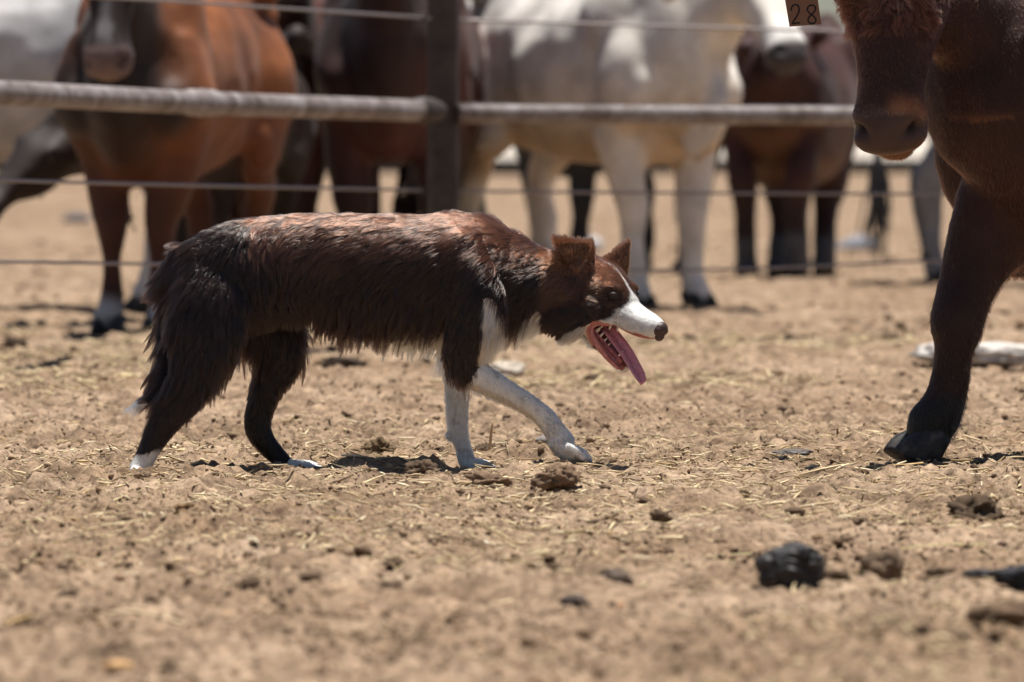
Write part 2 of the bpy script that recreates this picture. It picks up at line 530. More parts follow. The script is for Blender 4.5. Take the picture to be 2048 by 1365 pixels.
def stalk(rng, n, x, y, L, w, lift, bend, tilt=.12):
    """n bent flat stalks with five cross-sections each -> V, F"""
    a = rng.random(n) * 2 * np.pi
    t = np.linspace(-.5, .5, 3)
    dirv = np.stack([np.cos(a), np.sin(a)], 1)
    per = np.stack([-dirv[:, 1], dirv[:, 0]], 1)
    bx = bend * L * rng.normal(0, 1, n)
    P = np.zeros((n, 3, 3))
    off = (t[None] ** 2 - .08) * 4 * bx[:, None]
    P[:, :, 0] = x[:, None] + dirv[:, :1] * (t[None] * L[:, None]) + per[:, :1] * off
    P[:, :, 1] = y[:, None] + dirv[:, 1:] * (t[None] * L[:, None]) + per[:, 1:] * off
    hz = height(P[:, :, 0].ravel(), P[:, :, 1].ravel()).reshape(n, 3)
    lin = hz.mean(1, keepdims=True) * .5 + np.maximum(hz.max(1, keepdims=True), hz.mean(1, keepdims=True)) * .5
    P[:, :, 2] = .35 * hz + .65 * lin + lift[:, None] + (rng.normal(0, tilt, n) * L)[:, None] * t[None]
    W = np.zeros((n, 3, 3)); roll = rng.random(n) * 2 * np.pi
    W[:, :, :2] = per[:, None] * (w * np.cos(roll))[:, None, None]; W[:, :, 2] = (w * np.sin(roll))[:, None]
    U = np.zeros_like(W); U[:, :, :2] = -per[:, None] * (w * .35 * np.sin(roll))[:, None, None]; U[:, :, 2] = (w * .35 * np.cos(roll))[:, None]
    tp = np.array([.6, 1, .55])[None, :, None]
    ring = np.stack([P + W * tp, P + U * tp, P - W * tp, P - U * tp], 2)      # n,5,4,3
    f = []
    for j in range(2):
        for k in range(4):
            f.append((j * 4 + k, j * 4 + (k + 1) % 4, (j + 1) * 4 + (k + 1) % 4, (j + 1) * 4 + k))
    f += [(3, 2, 1, 0), (8, 9, 10, 11)]
    F = np.array(f)[None] + (np.arange(n) * 12)[:, None, None]
    return ring.reshape(-1, 3), F.reshape(-1, 4)

def build_straw():
    rng = np.random.default_rng(5)
    n = 70000
    x, y = scatter_xy(rng, n, 9.6, 27, 1.0, .08)
    d = y + CAM_D
    cov = noise2(x / .55, y / .9, 31) + .5 * noise2(x / .2, y / .3, 32) + .85 * np.exp(-((d - 15.6) / 1.9) ** 2)
    keep = cov > -.05 + .75 * rng.random(n); x, y = x[keep], y[keep]; n = len(x)
    L = .008 + .030 * rng.random(n) ** 2.4 + .08 * rng.random(n) ** 11; L = L * (1 + .8 * (y > 4))
    w = (.0007 + .0026 * rng.random(n) ** 2.0) * (1 + 1.0 * (y > 4))
    V, F = stalk(rng, n, x, y, L, w, .001 + .003 * rng.random(n), .08, .2)
    me = bulk_mesh('straw_litter', V, F)
    tag(link('straw_litter', me, mat_straw('straw', (.17, .105, .055), (.84, .68, .40))), 'chopped straw and chaff trodden into the dirt', 'straw', kind='stuff')

def build_flakes():
    rng = np.random.default_rng(15)
    n = 7000
    x, y = scatter_xy(rng, n, 11.5, 23, 1.0, .075)
    d = y + CAM_D
    keep = np.exp(-((d - 15.4) / 2.4) ** 2) * (.55 + .6 * noise2(x / .4, y / .6, 35)) > .75 * rng.random(n); x, y = x[keep], y[keep]; n = len(x)
    L = .016 + .045 * rng.random(n) ** 2; w = .0010 + .0024 * rng.random(n) ** 1.6
    V, F = stalk(rng, n, x, y, L, w, .003 + .003 * rng.random(n), .07, .10)
    tag(link('straw_flakes', bulk_mesh('straw_flakes', V, F), mat_straw('golden_straw', (.45, .30, .13), (.88, .76, .52))), 'brighter golden straw lying loose on top of the litter', 'straw', kind='stuff')
# ------------------------------------------------------------------ cattle
COWSKIN = skin_material('cow_hide', .60, .04, .35, 160, .22, .30)
HOOF = Mat('hoof_horn', .55, .35); HOOF.color(HOOF.ramp(HOOF.noise(30, 4, .6, HOOF.coord()), [(.3, (.014, .013, .013)), (.55, (.036, .032, .031)), (.75, (.11, .085, .065))]))
EYE = Mat('cow_eye', .07, .6, (.006, .004, .004)).m

def mix(a, b, f): return np.asarray(a)[None] * (1 - f[:, None]) + np.asarray(b)[None] * f[:, None]
def sm(x, a, b):
    t = np.clip((x - a) / (b - a), 0, 1); return t * t * (3 - 2 * t)

LEG_F = [(.50, .17, 1.00, .075, .17, .15), (.55, .205, .86, .08, .15, .13), (.50, .19, .68, .075, .105, .095), (.51, .175, .54, .058, .066, .062), (.53, .165, .41, .052, .054, .052), (.53, .162, .36, .046, .047, .046), (.53, .16, .26, .036, .036, .036), (.53, .16, .16, .040, .041, .043), (.545, .16, .10, .040, .040, .042), (.56, .16, .055, .046, .048, .048)]
LEG_H = [(-.46, .13, 1.08, .10, .20, .20), (-.45, .20, .92, .10, .21, .20), (-.42, .215, .76, .085, .15, .19), (-.50, .195, .62, .064, .092, .10), (-.585, .18, .50, .050, .062, .062), (-.60, .175, .43, .044, .056, .050), (-.585, .17, .30, .037, .040, .040), (-.575, .17, .17, .041, .043, .046), (-.555, .17, .10, .041, .041, .043), (-.54, .17, .055, .047, .048, .048)]

def cow(label, at, heading, s=1.0, coat=None, head=None, legs=None, tail=None, hump=0.0, belly=0.0, dewlap=0.0, voxel=.020, seed=0, noseband=None, detail=False, skip_legs=(), ears=True, group='cattle in the stock yard', girth=.88, stance=1.0, leg_r=1.28, hoof=1.0, extra=(), ear_droop=-.25):
    """at: world (x, y); heading: direction it faces in degrees, 0 = +X, 90 = away from the lens.
    legs: {'fl': [(x,y,z,ra,rf,rb)...]} in local metres; head: dict(poll, f, n)"""
    root = empty('cow', (at[0], at[1], at[2] if len(at) > 2 else 0.0), label, 'cow', group)
    root.rotation_euler = (0, 0, R(heading)); root.scale = (s, s, s)
    A = Acc()
    g = girth
    T = [(-.76, 1.12, .90, .09), (-.70, 1.24, .80, .17), (-.60, 1.30, .70, .23), (-.45, 1.31, .64 - belly * .3, .265), (-.2, 1.275, .575 - belly, .315), (.08, 1.26, .545 - belly, .335), (.34, 1.27, .535 - belly * .5, .305), (.52, 1.295 + hump * .5, .535, .265), (.66, 1.27 + hump * .4, .56, .22), (.78, 1.18, .63, .165), (.86, 1.07, .72, .11)]
    rr = []
    for x, t, b, w in T:
        c = t * .52 + b * .48; rr.append([x, 0, c, w * g, t - c, c - b])
    A.loft(np.array(rr), seg=26, sub=3, power=2.05)
    # hook bones, shoulder blades
    for sd in (-1, 1):
        A.ball((-.47, sd * .25 * g, 1.225), (.085, .055, .06)); A.ball((-.72, sd * .11, 1.15), (.065, .05, .06))
        A.ball((.46, sd * .215 * g, 1.04), (.15, .075, .23)); None if detail else A.ball((.64, sd * .19 * g, .82), (.12, .085, .12))
    if hump: A.ball((.50, 0, 1.30 + hump * .5), (.17, .09, .06 + hump * .6))
    h = dict(poll=(1.13, 0, 1.33), f=(.72, 0, -.69), n=(.69, 0, .72))
    if head: h.update(head)
    po = np.array(h['poll'], float); f = norm(np.array(h['f'], float)); nn = np.array(h['n'], float); nn = norm(nn - f * (nn @ f)); l = np.cross(nn, f)
    hs = h.get('s', 1.0)
    lu = h.get('lu', 1.0); nkr = h.get('neck', 1.0)
    def H(u, v, w): return po + hs * (u * lu * f + v * l + w * nn)
    base = np.array([.60, 0, .98]); nk = H(.10, 0, -.13)
    m1 = base * .62 + nk * .38 + np.array([0, 0, .02]); m2 = base * .28 + nk * .72 + np.array([0, 0, .02])
    A.loft(np.array([[*base, .19 * g, .30, .32], [*m1, .145 * g * nkr, .225 * nkr, .24 * nkr], [*m2, .115 * g * nkr, .165 * nkr, .17 * nkr], [*nk, .10 * nkr, .125 * nkr, .12 * nkr]]), (0, 1, 0) if abs(f[1]) < .8 else (0, 1, 0), seg=18, sub=4)
    if dewlap:
        A.loft(np.array([[.72, 0, .62, .03, .10, .10], [.86, 0, .72, .028, dewlap, dewlap], [*(m1 + np.array([.05, 0, -.20])), .028, dewlap, dewlap], [*(m2 + np.array([.03, 0, -.14])), .03, .07, .07]]), (0, 1, 0), seg=12)
    # head
    hr = []
    for u, w, a, t, b in [(-.03, -.06, .07, .05, .06), (.03, -.08, .098, .075, .09), (.11, -.09, .110, .085, .115), (.19, -.092, .104, .082, .115), (.27, -.088, .083, .072, .095), (.35, -.080, .070, .062, .072), (.42, -.076, .072, .058, .062), (.475, -.080, .084, .058, .056), (.515, -.086, .080, .050, .050), (.54, -.09, .062, .034, .036)]:
        hr.append([*H(u, 0, w), a * hs, t * hs, b * hs])
    A.loft(np.array(hr), l, seg=22, sub=3, power=2.7, dome=.22)
    ax = np.array([f, l, nn])
    for sd in (-1, 1):
        A.ball(H(.145, sd * .088, -.035), np.array([.045, .028, .032]) * hs, ax)
        A.ball(H(.470, sd * .056, -.052), np.array([.034, .028, .026]) * hs, ax)
    A.ball(H(.505, 0, -.135), np.array([.045, .05, .025]) * hs, ax)
    A.ball(H(-.02, 0, -.03), np.array([.045, .07, .045]) * hs, ax)
    if ears:
        for sd in (-1, 1):
            e = [H(.03, sd * .085, -.085), H(.035, sd * .15, -.09 + ear_droop * .1), H(.05, sd * .215, -.095 + ear_droop * .28), H(.065, sd * .27, -.10 + ear_droop * .55), H(.072, sd * .295, -.10 + ear_droop * .70)]
            A.loft(np.array([[*p, a * hs, b * hs, b * hs] for p, a, b in zip(e, (.024, .014, .011, .009, .006), (.032, .050, .056, .042, .012))]), norm(nn + .35 * f), seg=12, sub=4)
    L = {'fl': [(a, b, c, d, e, k) for a, b, c, d, e, k in LEG_F], 'fr': [(a, -b, c, d, e, k) for a, b, c, d, e, k in LEG_F],
         'hl': [(a, b, c, d, e, k) for a, b, c, d, e, k in LEG_H], 'hr': [(a, -b, c, d, e, k) for a, b, c, d, e, k in LEG_H]}
    for k, v in (legs or {}).items():
        if isinstance(v, (int, float)):      # swing the leg: shift below the elbow in x
            L[k] = [(a + v * np.clip((.72 - c) / .72, 0, 1), b, c, d, e, q) for a, b, c, d, e, q in L[k]]
        else: L[k] = v
    if stance != 1.0:
        for k in L:
            if not (legs and k in legs and not isinstance(legs[k], (int, float))):
                L[k] = [(a, b * (1 - (1 - stance) * np.clip((.80 - c) / .40, 0, 1)), c, d, e, q) for a, b, c, d, e, q in L[k]]
    if leg_r != 1.0: L = {k: [(a, b, c, d * (1 + (leg_r - 1) * (c < .6)), e * (1 + (leg_r - 1) * (c < .6)), q * (1 + (leg_r - 1) * (c < .6))) for a, b, c, d, e, q in v] for k, v in L.items()}
    for k, v in L.items(): A.loft(np.array(v, float), (0, 1, 0), seg=16, sub=4)
    for c_, r_ in extra: A.ball(c_, r_)
    for sd in (-1, 1): A.ball((-.36, sd * .21, .70), (.13, .07, .14))     # flank fold
    me = remesh(A, 'body', voxel, 5 if not detail else 12, .5)
    v = get_co(me); n = get_no(me)
    q = v - po; hu_, hv_, hw_ = q @ f / hs / lu, q @ l / hs, q @ nn / hs
    amp = .017 if not detail else .008
    v = v + n * (amp * noise3(v * 6.5 + seed * 7.7, 3) + .0045 * noise3(v * 15 + seed, 4))[:, None]
    # nostrils and eye hollows
    for sd in (-1, 1):
        r = np.sqrt((hu_ - .500 + .55 * (sd * hv_ - .060)) ** 2 * 1.7 + (sd * hv_ - .060) ** 2 * .75 + (hw_ + .055) ** 2 * .45)
        v -= n * ((.034 if detail else .022) * hs * np.exp(-(r / (.021 if detail else .017)) ** 2))[:, None]
        r = np.sqrt((hu_ - .165) ** 2 + (hv_ - sd * .113) ** 2 + (hw_ + .045) ** 2)
        v -= n * (.010 * np.exp(-(r / .022) ** 2))[:, None]
    r = np.abs(hu_ - .535 + .25 * (hw_ + .115) ** 2) + np.abs(hw_ + .118)
    v -= n * (.008 * np.exp(-(np.abs(hw_ + .112) / .006) ** 2) * sm(hu_, .42, .46))[:, None]
    set_co(me, v)
    hm = (hu_ > -.05) & (hu_ < .60) & (np.abs(hv_) < .32) & (np.abs(hw_ + .09) < .2)
    c = coat(v, n, hu_, hv_, hw_, hm) if callable(coat) else np.repeat(np.array([coat]), len(v), 0)
    for sd in (-1, 1):
        r = np.sqrt((hu_ - .500 + .55 * (sd * hv_ - .060)) ** 2 * 1.7 + (sd * hv_ - .060) ** 2 * .75 + (hw_ + .055) ** 2 * .45)
        c = mix([0, 0, 0], [1, 1, 1], sm(r, .010, .024 if detail else .020)) * c + .004
    set_color(me, np.clip(c, .003, .85))
    body = link('body', me, COWSKIN, root)
    for sd in (-1, 1):
        B = Acc(); B.ball(H(.165, sd * .098, -.045), .019 * hs, seg=14, ring=10); link('eye', B.mesh('eye'), EYE, root)
    # cloven hooves and dew claws
    for k, lg in L.items():
        fx, fy, fz = lg[-1][:3]; dx = np.array(lg[-1][:3]) - np.array(lg[-2][:3]); fw = norm(np.array([1.0, (dx[1] / max(.02, abs(dx[0]))) * .15, 0]))
        B = Acc(); g0 = fz - .055
        for sd in (-1, 1):
            y0 = fy + sd * .031 * hoof
            B.loft(np.array([[fx - .030, y0, fz + .018, .024 * hoof, .030 * hoof, .030 * hoof], [fx - .002, y0, fz - .012, .026 * hoof, .045 * hoof, .040 * hoof], [fx + .022, y0, g0 + .018, .0262 * hoof, .058 * hoof, .045 * hoof], [fx + .030, y0 - sd * .004, g0 + .003, .0262 * hoof, .064 * hoof, .048 * hoof]]), (0, 1, 0), seg=12, sub=2, dome=.05)
        link('hoof', B.mesh('hoof'), HOOF.m, root)
        B = Acc()
        for sd in (-1, 1): B.ball((lg[-3][0] * .5 + lg[-2][0] * .5 - .040, fy + sd * .020, lg[-3][2] * .5 + lg[-2][2] * .5), (.015, .013, .020), seg=8, ring=6)
        link('dewclaw', B.mesh('dewclaw'), HOOF.m, root)
    # tail with its switch
    tp = tail or [(-.74, 0, 1.20), (-.82, 0, 1.10), (-.83, 0, .85), (-.82, 0, .60), (-.82, 0, .48)]
    B = Acc(); m = len(tp)
    B.loft(np.array([[*p, r, r] for p, r in zip(tp, np.linspace(.034, .016, m))]), (0, 1, 0), seg=10, sub=4)
    tm = B.mesh('tail'); tc = coat(get_co(tm), get_no(tm), *([np.full(len(tm.vertices), -9.)] * 3), np.zeros(len(tm.vertices), bool)) if callable(coat) else np.repeat(np.array([coat]), len(tm.vertices), 0)
    set_color(tm, np.clip(tc * .8, .003, .8)); link('tail', tm, COWSKIN, root)
    B = Acc(); rng = np.random.default_rng(seed + 5); e = np.array(tp[-1]); d0 = norm(np.array(tp[-1]) - np.array(tp[-2]))
    for i in range(46):
        j = rng.normal(0, 1, 3) * .022; k2 = e - d0 * rng.random() * .12
        ln = .20 + .16 * rng.random(); sp = rng.normal(0, .16, 3)
        B.loft(np.array([[*k2, .006, .006], [*(k2 + j + d0 * ln * .4), .006, .006], [*(k2 + j * 1.2 + (d0 + sp * .6 + np.array([0, 0, -.25])) * ln), .0015, .0015]]), (.3, 1, .1), seg=5, sub=2)
    sw = B.mesh('switch'); set_color(sw, np.repeat(np.clip(tc.mean(0) * .45, .006, .5)[None], len(sw.vertices), 0)); link('tail_switch', sw, COWSKIN, root)
    return root, me, H, (po, f * lu, l, nn, hs, lu)

def coat_red(base=(.13, .040, .016), dark=(.035, .013, .008), muzzle=(.10, .045, .03), sock=None, blaze=None, belly=None, amount=.6, fore=None, low=.62):
    def fn(v, n, u, hv, w, hm):
        k = sm(noise3(v * 2.2, 51) + .5 * noise3(v * 6, 52), -.5, .7) * amount
        c = mix(base, dark, k)
        lo = sm(v[:, 2], low, .30); c = c * (1 - lo[:, None]) + np.array(dark) * 1.2 * lo[:, None]
        if fore is not None:
            k = sm(v[:, 0] + .1 * noise3(v * 4, 58), .50, .80); c = c * (1 - k[:, None]) + np.array(fore) * k[:, None]  # dark face, plus shade on neck and chest painted into the coat
        if belly is not None:
            b = sm(-n[:, 2], .2, .8) * sm(v[:, 2], .95, .7) * sm(v[:, 2], .45, .52); c = c * (1 - b[:, None]) + np.array(belly) * b[:, None]
        if sock is not None:
            s_ = sm(v[:, 2] + .04 * noise3(v * 9, 55), sock[1], sock[1] - .06); c = c * (1 - s_[:, None]) + np.array(sock[0]) * s_[:, None]
        mz = hm * sm(u, .43, .47); c = c * (1 - mz[:, None]) + np.array(muzzle) * mz[:, None]
        if blaze is not None:
            b = hm * sm(np.abs(hv) + .01 * noise3(v * 25, 57), blaze[1], blaze[1] * .5) * sm(w, -.06, -.03) * sm(u, .45, .42); c = c * (1 - b[:, None]) + np.array(blaze[0]) * b[:, None]
        return c
    return fn

def coat_pale(base=(.62, .54, .44), grey=(.42, .39, .37), tan=(.48, .33, .19), amount=.6, tanamt=.8):
    def fn(v, n, u, hv, w, hm):
        k = sm(noise3(v * 2.0, 61) + .4 * noise3(v * 5, 62), -.4, .7) * amount
        c = mix(base, grey, k)
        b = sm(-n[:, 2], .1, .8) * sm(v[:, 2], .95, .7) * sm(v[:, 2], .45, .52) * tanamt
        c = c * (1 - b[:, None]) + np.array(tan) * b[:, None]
        mz = hm * sm(u, .455, .475); c = c * (1 - mz[:, None]) + np.array((.06, .05, .05)) * mz[:, None]
        wr = hm * sm(u, .37, .40) * sm(u, .475, .455); c = c * (1 - wr[:, None]) + np.array((.75, .72, .68)) * wr[:, None]
        return c
    return fn
# ------------------------------------------------------------------ the dog (1 photograph pixel = 1 mm at its distance)
def DG(px, py, y=0.0):
    k = (CAM_D + y) / CAM_D
    return np.array([(px - 1024.0) * .001 * k, y, CAM_H - (py - HOR) * .001 * k])
def rows(lst):
    """(px, py, y_mm, r_lateral, r_front, r_back) in mm"""
    out = []
    for r in lst:
        r = list(r) + ([r[4]] if len(r) == 5 else [])
        out.append([*DG(r[0], r[1], r[2] * .001), r[3] * .001, r[4] * .001, r[5] * .001])
    return np.array(out)

HS = 1.18e-3
_th, _ps = R(18), R(35)
hf = np.array([math.cos(_th) * math.cos(_ps), -math.cos(_th) * math.sin(_ps), -math.sin(_th)])
hl = np.array([math.sin(_ps), math.cos(_ps), 0.0])
hu = np.cross(hf, hl)
_eye = DG(1225, 588, -.055)
HO = _eye - HS * (0 * hf - 28 * hl + 40 * hu)
def HP(u, v, w): return HO + HS * (u * hf + v * hl + w * hu)
def HPX(px, py, v):
    """head point seen at a pixel, v mm to the dog's left of its mid-plane"""
    x = (px - 1024) * .001 - HO[0] - HS * v * hl[0]; z = CAM_H - (py - HOR) * .001 - HO[2] - HS * v * hl[2]
    M = np.array([[hf[0], hu[0]], [hf[2], hu[2]]]) * HS
    u, w = np.linalg.solve(M, [x, z])
    return HP(u, v, w)
def to_head(p):
    q = (np.asarray(p) - HO) / HS
    return q @ hf, q @ hl, q @ hu
def hrows(lst):
    out = []
    for u, v, w, a, t, b in lst:
        out.append([*HP(u, v, w), a * HS, t * HS, b * HS])
    return np.array(out)

def build_dog_body():
    A = Acc()
    # trunk: px, top, bottom, half width
    T = [(352, 520, 600, 36), (380, 486, 640, 58), (430, 460, 655, 76), (490, 441, 652, 83), (560, 431, 634, 78), (630, 429, 628, 74),
         (700, 428, 642, 83), (780, 428, 660, 95), (850, 429, 668, 99), (910, 426, 676, 97), (960, 434, 678, 90), (1000, 452, 668, 76), (1028, 475, 650, 58)]
    rr = []
    for x, t, b, w in T:
        c = t + (b - t) * .46
        p = DG(x, c); rr.append([*p, w * .001, (c - t) * .001, (b - c) * .001])
    A.loft(np.array(rr), seg=22, sub=3, power=2.15)
    # neck
    A.loft(rows([(925, 545, 0, 74, 105, 105), (985, 556, 0, 72, 104, 100), (1040, 570, 0, 68, 92, 92), (1090, 577, -4, 63, 76, 78), (1140, 582, -8, 58, 64, 66), (1165, 585, -10, 50, 52, 58)]), seg=20, sub=3)
    # near shoulder and upper arm, reaching foreleg
    A.loft(rows([(915, 480, -66, 30, 50), (940, 560, -82, 34, 58), (955, 625, -86, 36, 58), (935, 690, -80, 34, 46), (922, 735, -74, 28, 34, 36)]), seg=16)
    A.loft(rows([(915, 725, -74, 26, 38, 36), (965, 757, -72, 23, 29, 31), (1020, 788, -69, 20, 23, 24), (1068, 817, -66, 19, 20, 22), (1090, 838, -65, 20, 22, 21), (1110, 868, -64, 20, 25, 19), (1124, 890, -64, 23, 28, 19)]), seg=14)
    A.loft(rows([(1110, 880, -64, 22, 23, 18), (1133, 902, -64, 24, 19, 20), (1148, 911, -64, 23, 13, 15)]), seg=14)
    for k, (dx, dy, yy) in enumerate([(0, 0, -88), (10, 2, -72), (9, 2, -56), (-2, 0, -41)]):
        A.loft(rows([(1132 + dx * .5, 894 + dy, yy, 6.6, 10), (1153 + dx, 904 + dy, yy, 6.6, 9.5), (1168 + dx, 917 + dy, yy, 6.0, 7)]), seg=10)
    # far shoulder and standing foreleg
    A.loft(rows([(915, 480, 62, 30, 52), (940, 580, 74, 34, 60), (930, 660, 70, 32, 46), (912, 720, 60, 26, 32)]), seg=16)
    A.loft(rows([(908, 700, 58, 26, 34, 32), (912, 745, 54, 23, 27, 26), (915, 800, 50, 20, 22.5), (916, 850, 48, 19, 20.5), (919, 872, 47, 18, 19), (926, 895, 47, 16.5, 16), (932, 915, 47, 18, 17, 18), (938, 930, 47, 22, 15, 18)]), seg=14)
    A.ball(DG(899, 872, .047), np.array([.008, .009, .012]))
    for dx, dy, yy in [(0, 2, 24), (10, 3, 39), (10, 2, 55), (0, 0, 69)]:
        A.loft(rows([(938, 928, yy, 7, 12), (960 + dx, 930 + dy, yy, 6.8, 13), (979 + dx, 940 + dy, yy, 6.2, 8)]), seg=10)
    # near hind leg pushing off
    A.loft(rows([(450, 515, -34, 30, 70, 70), (430, 600, -60, 38, 78, 80), (418, 680, -70, 38, 66, 74), (394, 745, -74, 31, 50, 52), (358, 800, -76, 24, 40, 36), (328, 846, -78, 19, 30, 28), (305, 885, -79, 17, 23, 22), (288, 920, -80, 16, 20), (276, 943, -80, 19, 18, 19)]), seg=16)
    for dx, yy in [(-3, -97), (2, -85), (2, -73), (-3, -62)]:
        A.loft(rows([(277 + dx, 940, yy, 9, 14), (272 + dx, 955, yy, 9.5, 15), (274 + dx, 963, yy, 9, 17, 12)]), seg=10)
    # far hind leg swung forward
    A.loft(rows([(450, 520, 50, 38, 84), (490, 600, 66, 42, 88), (545, 670, 72, 40, 66), (556, 725, 72, 32, 50, 50), (535, 780, 70, 23, 31, 34), (520, 826, 69, 18, 26, 30), (517, 858, 68, 17, 26, 28), (532, 888, 68, 16, 22, 22), (556, 914, 68, 15, 19, 18), (578, 932, 68, 17, 13, 15)]), seg=16)
    for dx, dy, yy in [(-4, 0, 48), (6, 1, 61), (6, 1, 75), (-4, 0, 88)]:
        A.loft(rows([(578, 931, yy, 8, 12), (612 + dx, 932 + dy, yy, 7.8, 12), (635 + dx, 939 + dy, yy, 6.8, 8)]), seg=10)
    # tail hanging down behind the hind leg
    A.loft(rows([(372, 500, 0, 20, 22), (345, 560, -4, 19, 20), (344, 640, -14, 20, 20), (340, 720, -30, 18, 18), (320, 778, -46, 14, 14), (290, 806, -50, 8, 9), (270, 818, -50, 4, 5)]), seg=12)
    # head --------------------------------------------------------------------
    L = hl
    A.loft(hrows([(-108, 0, 30, 34, 34, 34), (-85, 0, 34, 48, 44, 36), (-55, 0, 34, 52, 46, 40), (-25, 0, 30, 48, 42, 38), (0, 0, 22, 38, 34, 30), (18, 0, 15, 30, 28, 24)]), L, seg=20, dome=.8)
    for s in (-1, 1):
        A.ball(HP(-40, s * 40, 12), np.array([40, 17, 25]) * HS, np.array([hf, hl, hu]))       # cheek
        A.ball(HP(-2, s * 25, 50), np.array([16, 12, 8]) * HS, np.array([hf, hl, hu]))         # brow
        A.ball(HP(-6, s * 30, 27), np.array([22, 10, 10]) * HS, np.array([hf, hl, hu]))        # cheekbone
    A.loft(hrows([(-8, 0, 14, 35, 30, 22), (22, 0, 9, 29, 28, 25), (48, 0, 6, 25, 24, 25), (72, 0, 4, 22, 22, 21), (86, 0, 3, 19, 19, 16), (93, 0, 2, 14, 14, 11)]), L, seg=18, dome=.4, power=2.3)
    # lower jaw, opened
    jt = HPX(1247, 730, 0); a, b, c = [float(x) for x in to_head(jt)]
    ju = norm(np.array([a + 58, c + 14])); jd = np.array([-ju[1], ju[0]])
    def J(t, o): return (-58 + ju[0] * t + jd[0] * o, -14 + ju[1] * t + jd[1] * o)
    jr = []
    for t, o, w_, up_, dn in [(0, -2, 40, 14, 20), (28, -4, 36, 9, 17), (58, -4, 27, 7, 13), (88, -3, 20, 6, 11), (112, -1, 16, 6, 10), (124, 1, 11, 6, 8)]:
        q = J(t, o); jr.append([*HP(q[0], 0, q[1]), w_ * HS, up_ * HS, dn * HS])
    A.loft(np.array(jr), L, seg=18, power=2.4)
    # lip fold joining the jaws at the corner of the mouth
    for s in (-1, 1):
        lf = [to_head(HPX(a_, b_, -c_)) for a_, b_, c_ in ((1222, 642, 28), (1190, 640, 33), (1177, 656, 34), (1184, 678, 32), (1196, 694, 29))]
        A.loft(np.array([[*HP(q_[0], -s * q_[1], q_[2]), .006, r_, r_] for q_, r_ in zip(lf, (.010, .010, .009, .012, .010))]), L, seg=8)
    A.ball(DG(1138, 630, -.035), np.array([.055, .030, .032]))
    A.ball(DG(1146, 652, -.03), np.array([.030, .030, .026]))
    # near ear: upright base, tip folded over towards the lens
    e0, e1 = HPX(1147, 566, -44), HPX(1147, 520, -50)
    er = [[*DG(1152, 582, -.040), .020, .040, .044], [*DG(1149, 556, -.046), .010, .043, .041], [*DG(1149, 526, -.049), .006, .044, .040], [*DG(1149, 501, -.053), .0052, .043, .037], [*DG(1149, 492, -.062), .0052, .040, .034],
          [*DG(1150, 500, -.072), .005, .034, .030], [*DG(1152, 518, -.076), .005, .022, .020], [*DG(1154, 536, -.076), .004, .007, .007]]
    lat = np.array([[0.25, -1, 0.05]] * 4 + [[.1, -.25, 1.0]] + [[0, 1, .25]] * 3, float)
    q = catmull(np.hstack([np.array(er), lat]), 3)
    A.loft(q[:, :6], norm(q[:, 6:]), seg=16, sub=1)
    # far ear: pricked, pointed
    A.loft(np.array([[*DG(1222, 553, .030), .016, .028, .028], [*DG(1233, 532, .036), .008, .027, .027], [*DG(1245, 507, .042), .006, .018, .017], [*DG(1255, 487, .046), .0045, .007, .007], [*DG(1258, 480, .047), .003, .002, .002]]), (-.3, 1, 0), seg=14)
    me = remesh(A, 'body', .003, 3, .5)
    # sockets, nostril groove, mouth line
    v = get_co(me); n = get_no(me)
    for s in (-1, 1):
        c = HP(3, s * 31, 39); r = np.linalg.norm((v - c), axis=1)
        v -= n * (.005 * np.exp(-(r / .010) ** 2))[:, None]
        c = HP(10, s * 22, 30); r = np.linalg.norm((v - c), axis=1)
        v -= n * (.003 * np.exp(-(r / .014) ** 2))[:, None]
    lo = noise3(v * 22, 9)[:, None]
    v += n * lo * .0022 * (v[:, 2:3] > .28)
    set_co(me, v)
    return me, J

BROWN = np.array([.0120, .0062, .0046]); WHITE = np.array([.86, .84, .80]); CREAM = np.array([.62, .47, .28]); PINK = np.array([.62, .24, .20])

def poly_mask(px, py, poly):
    inside = np.zeros(len(px), bool); m = len(poly)
    for i in range(m):
        x0, y0 = poly[i]; x1, y1 = poly[(i + 1) % m]
        c = ((y0 > py) != (y1 > py)) & (px < (x1 - x0) * (py - y0) / (y1 - y0 + 1e-9) + x0)
        inside ^= c
    return inside

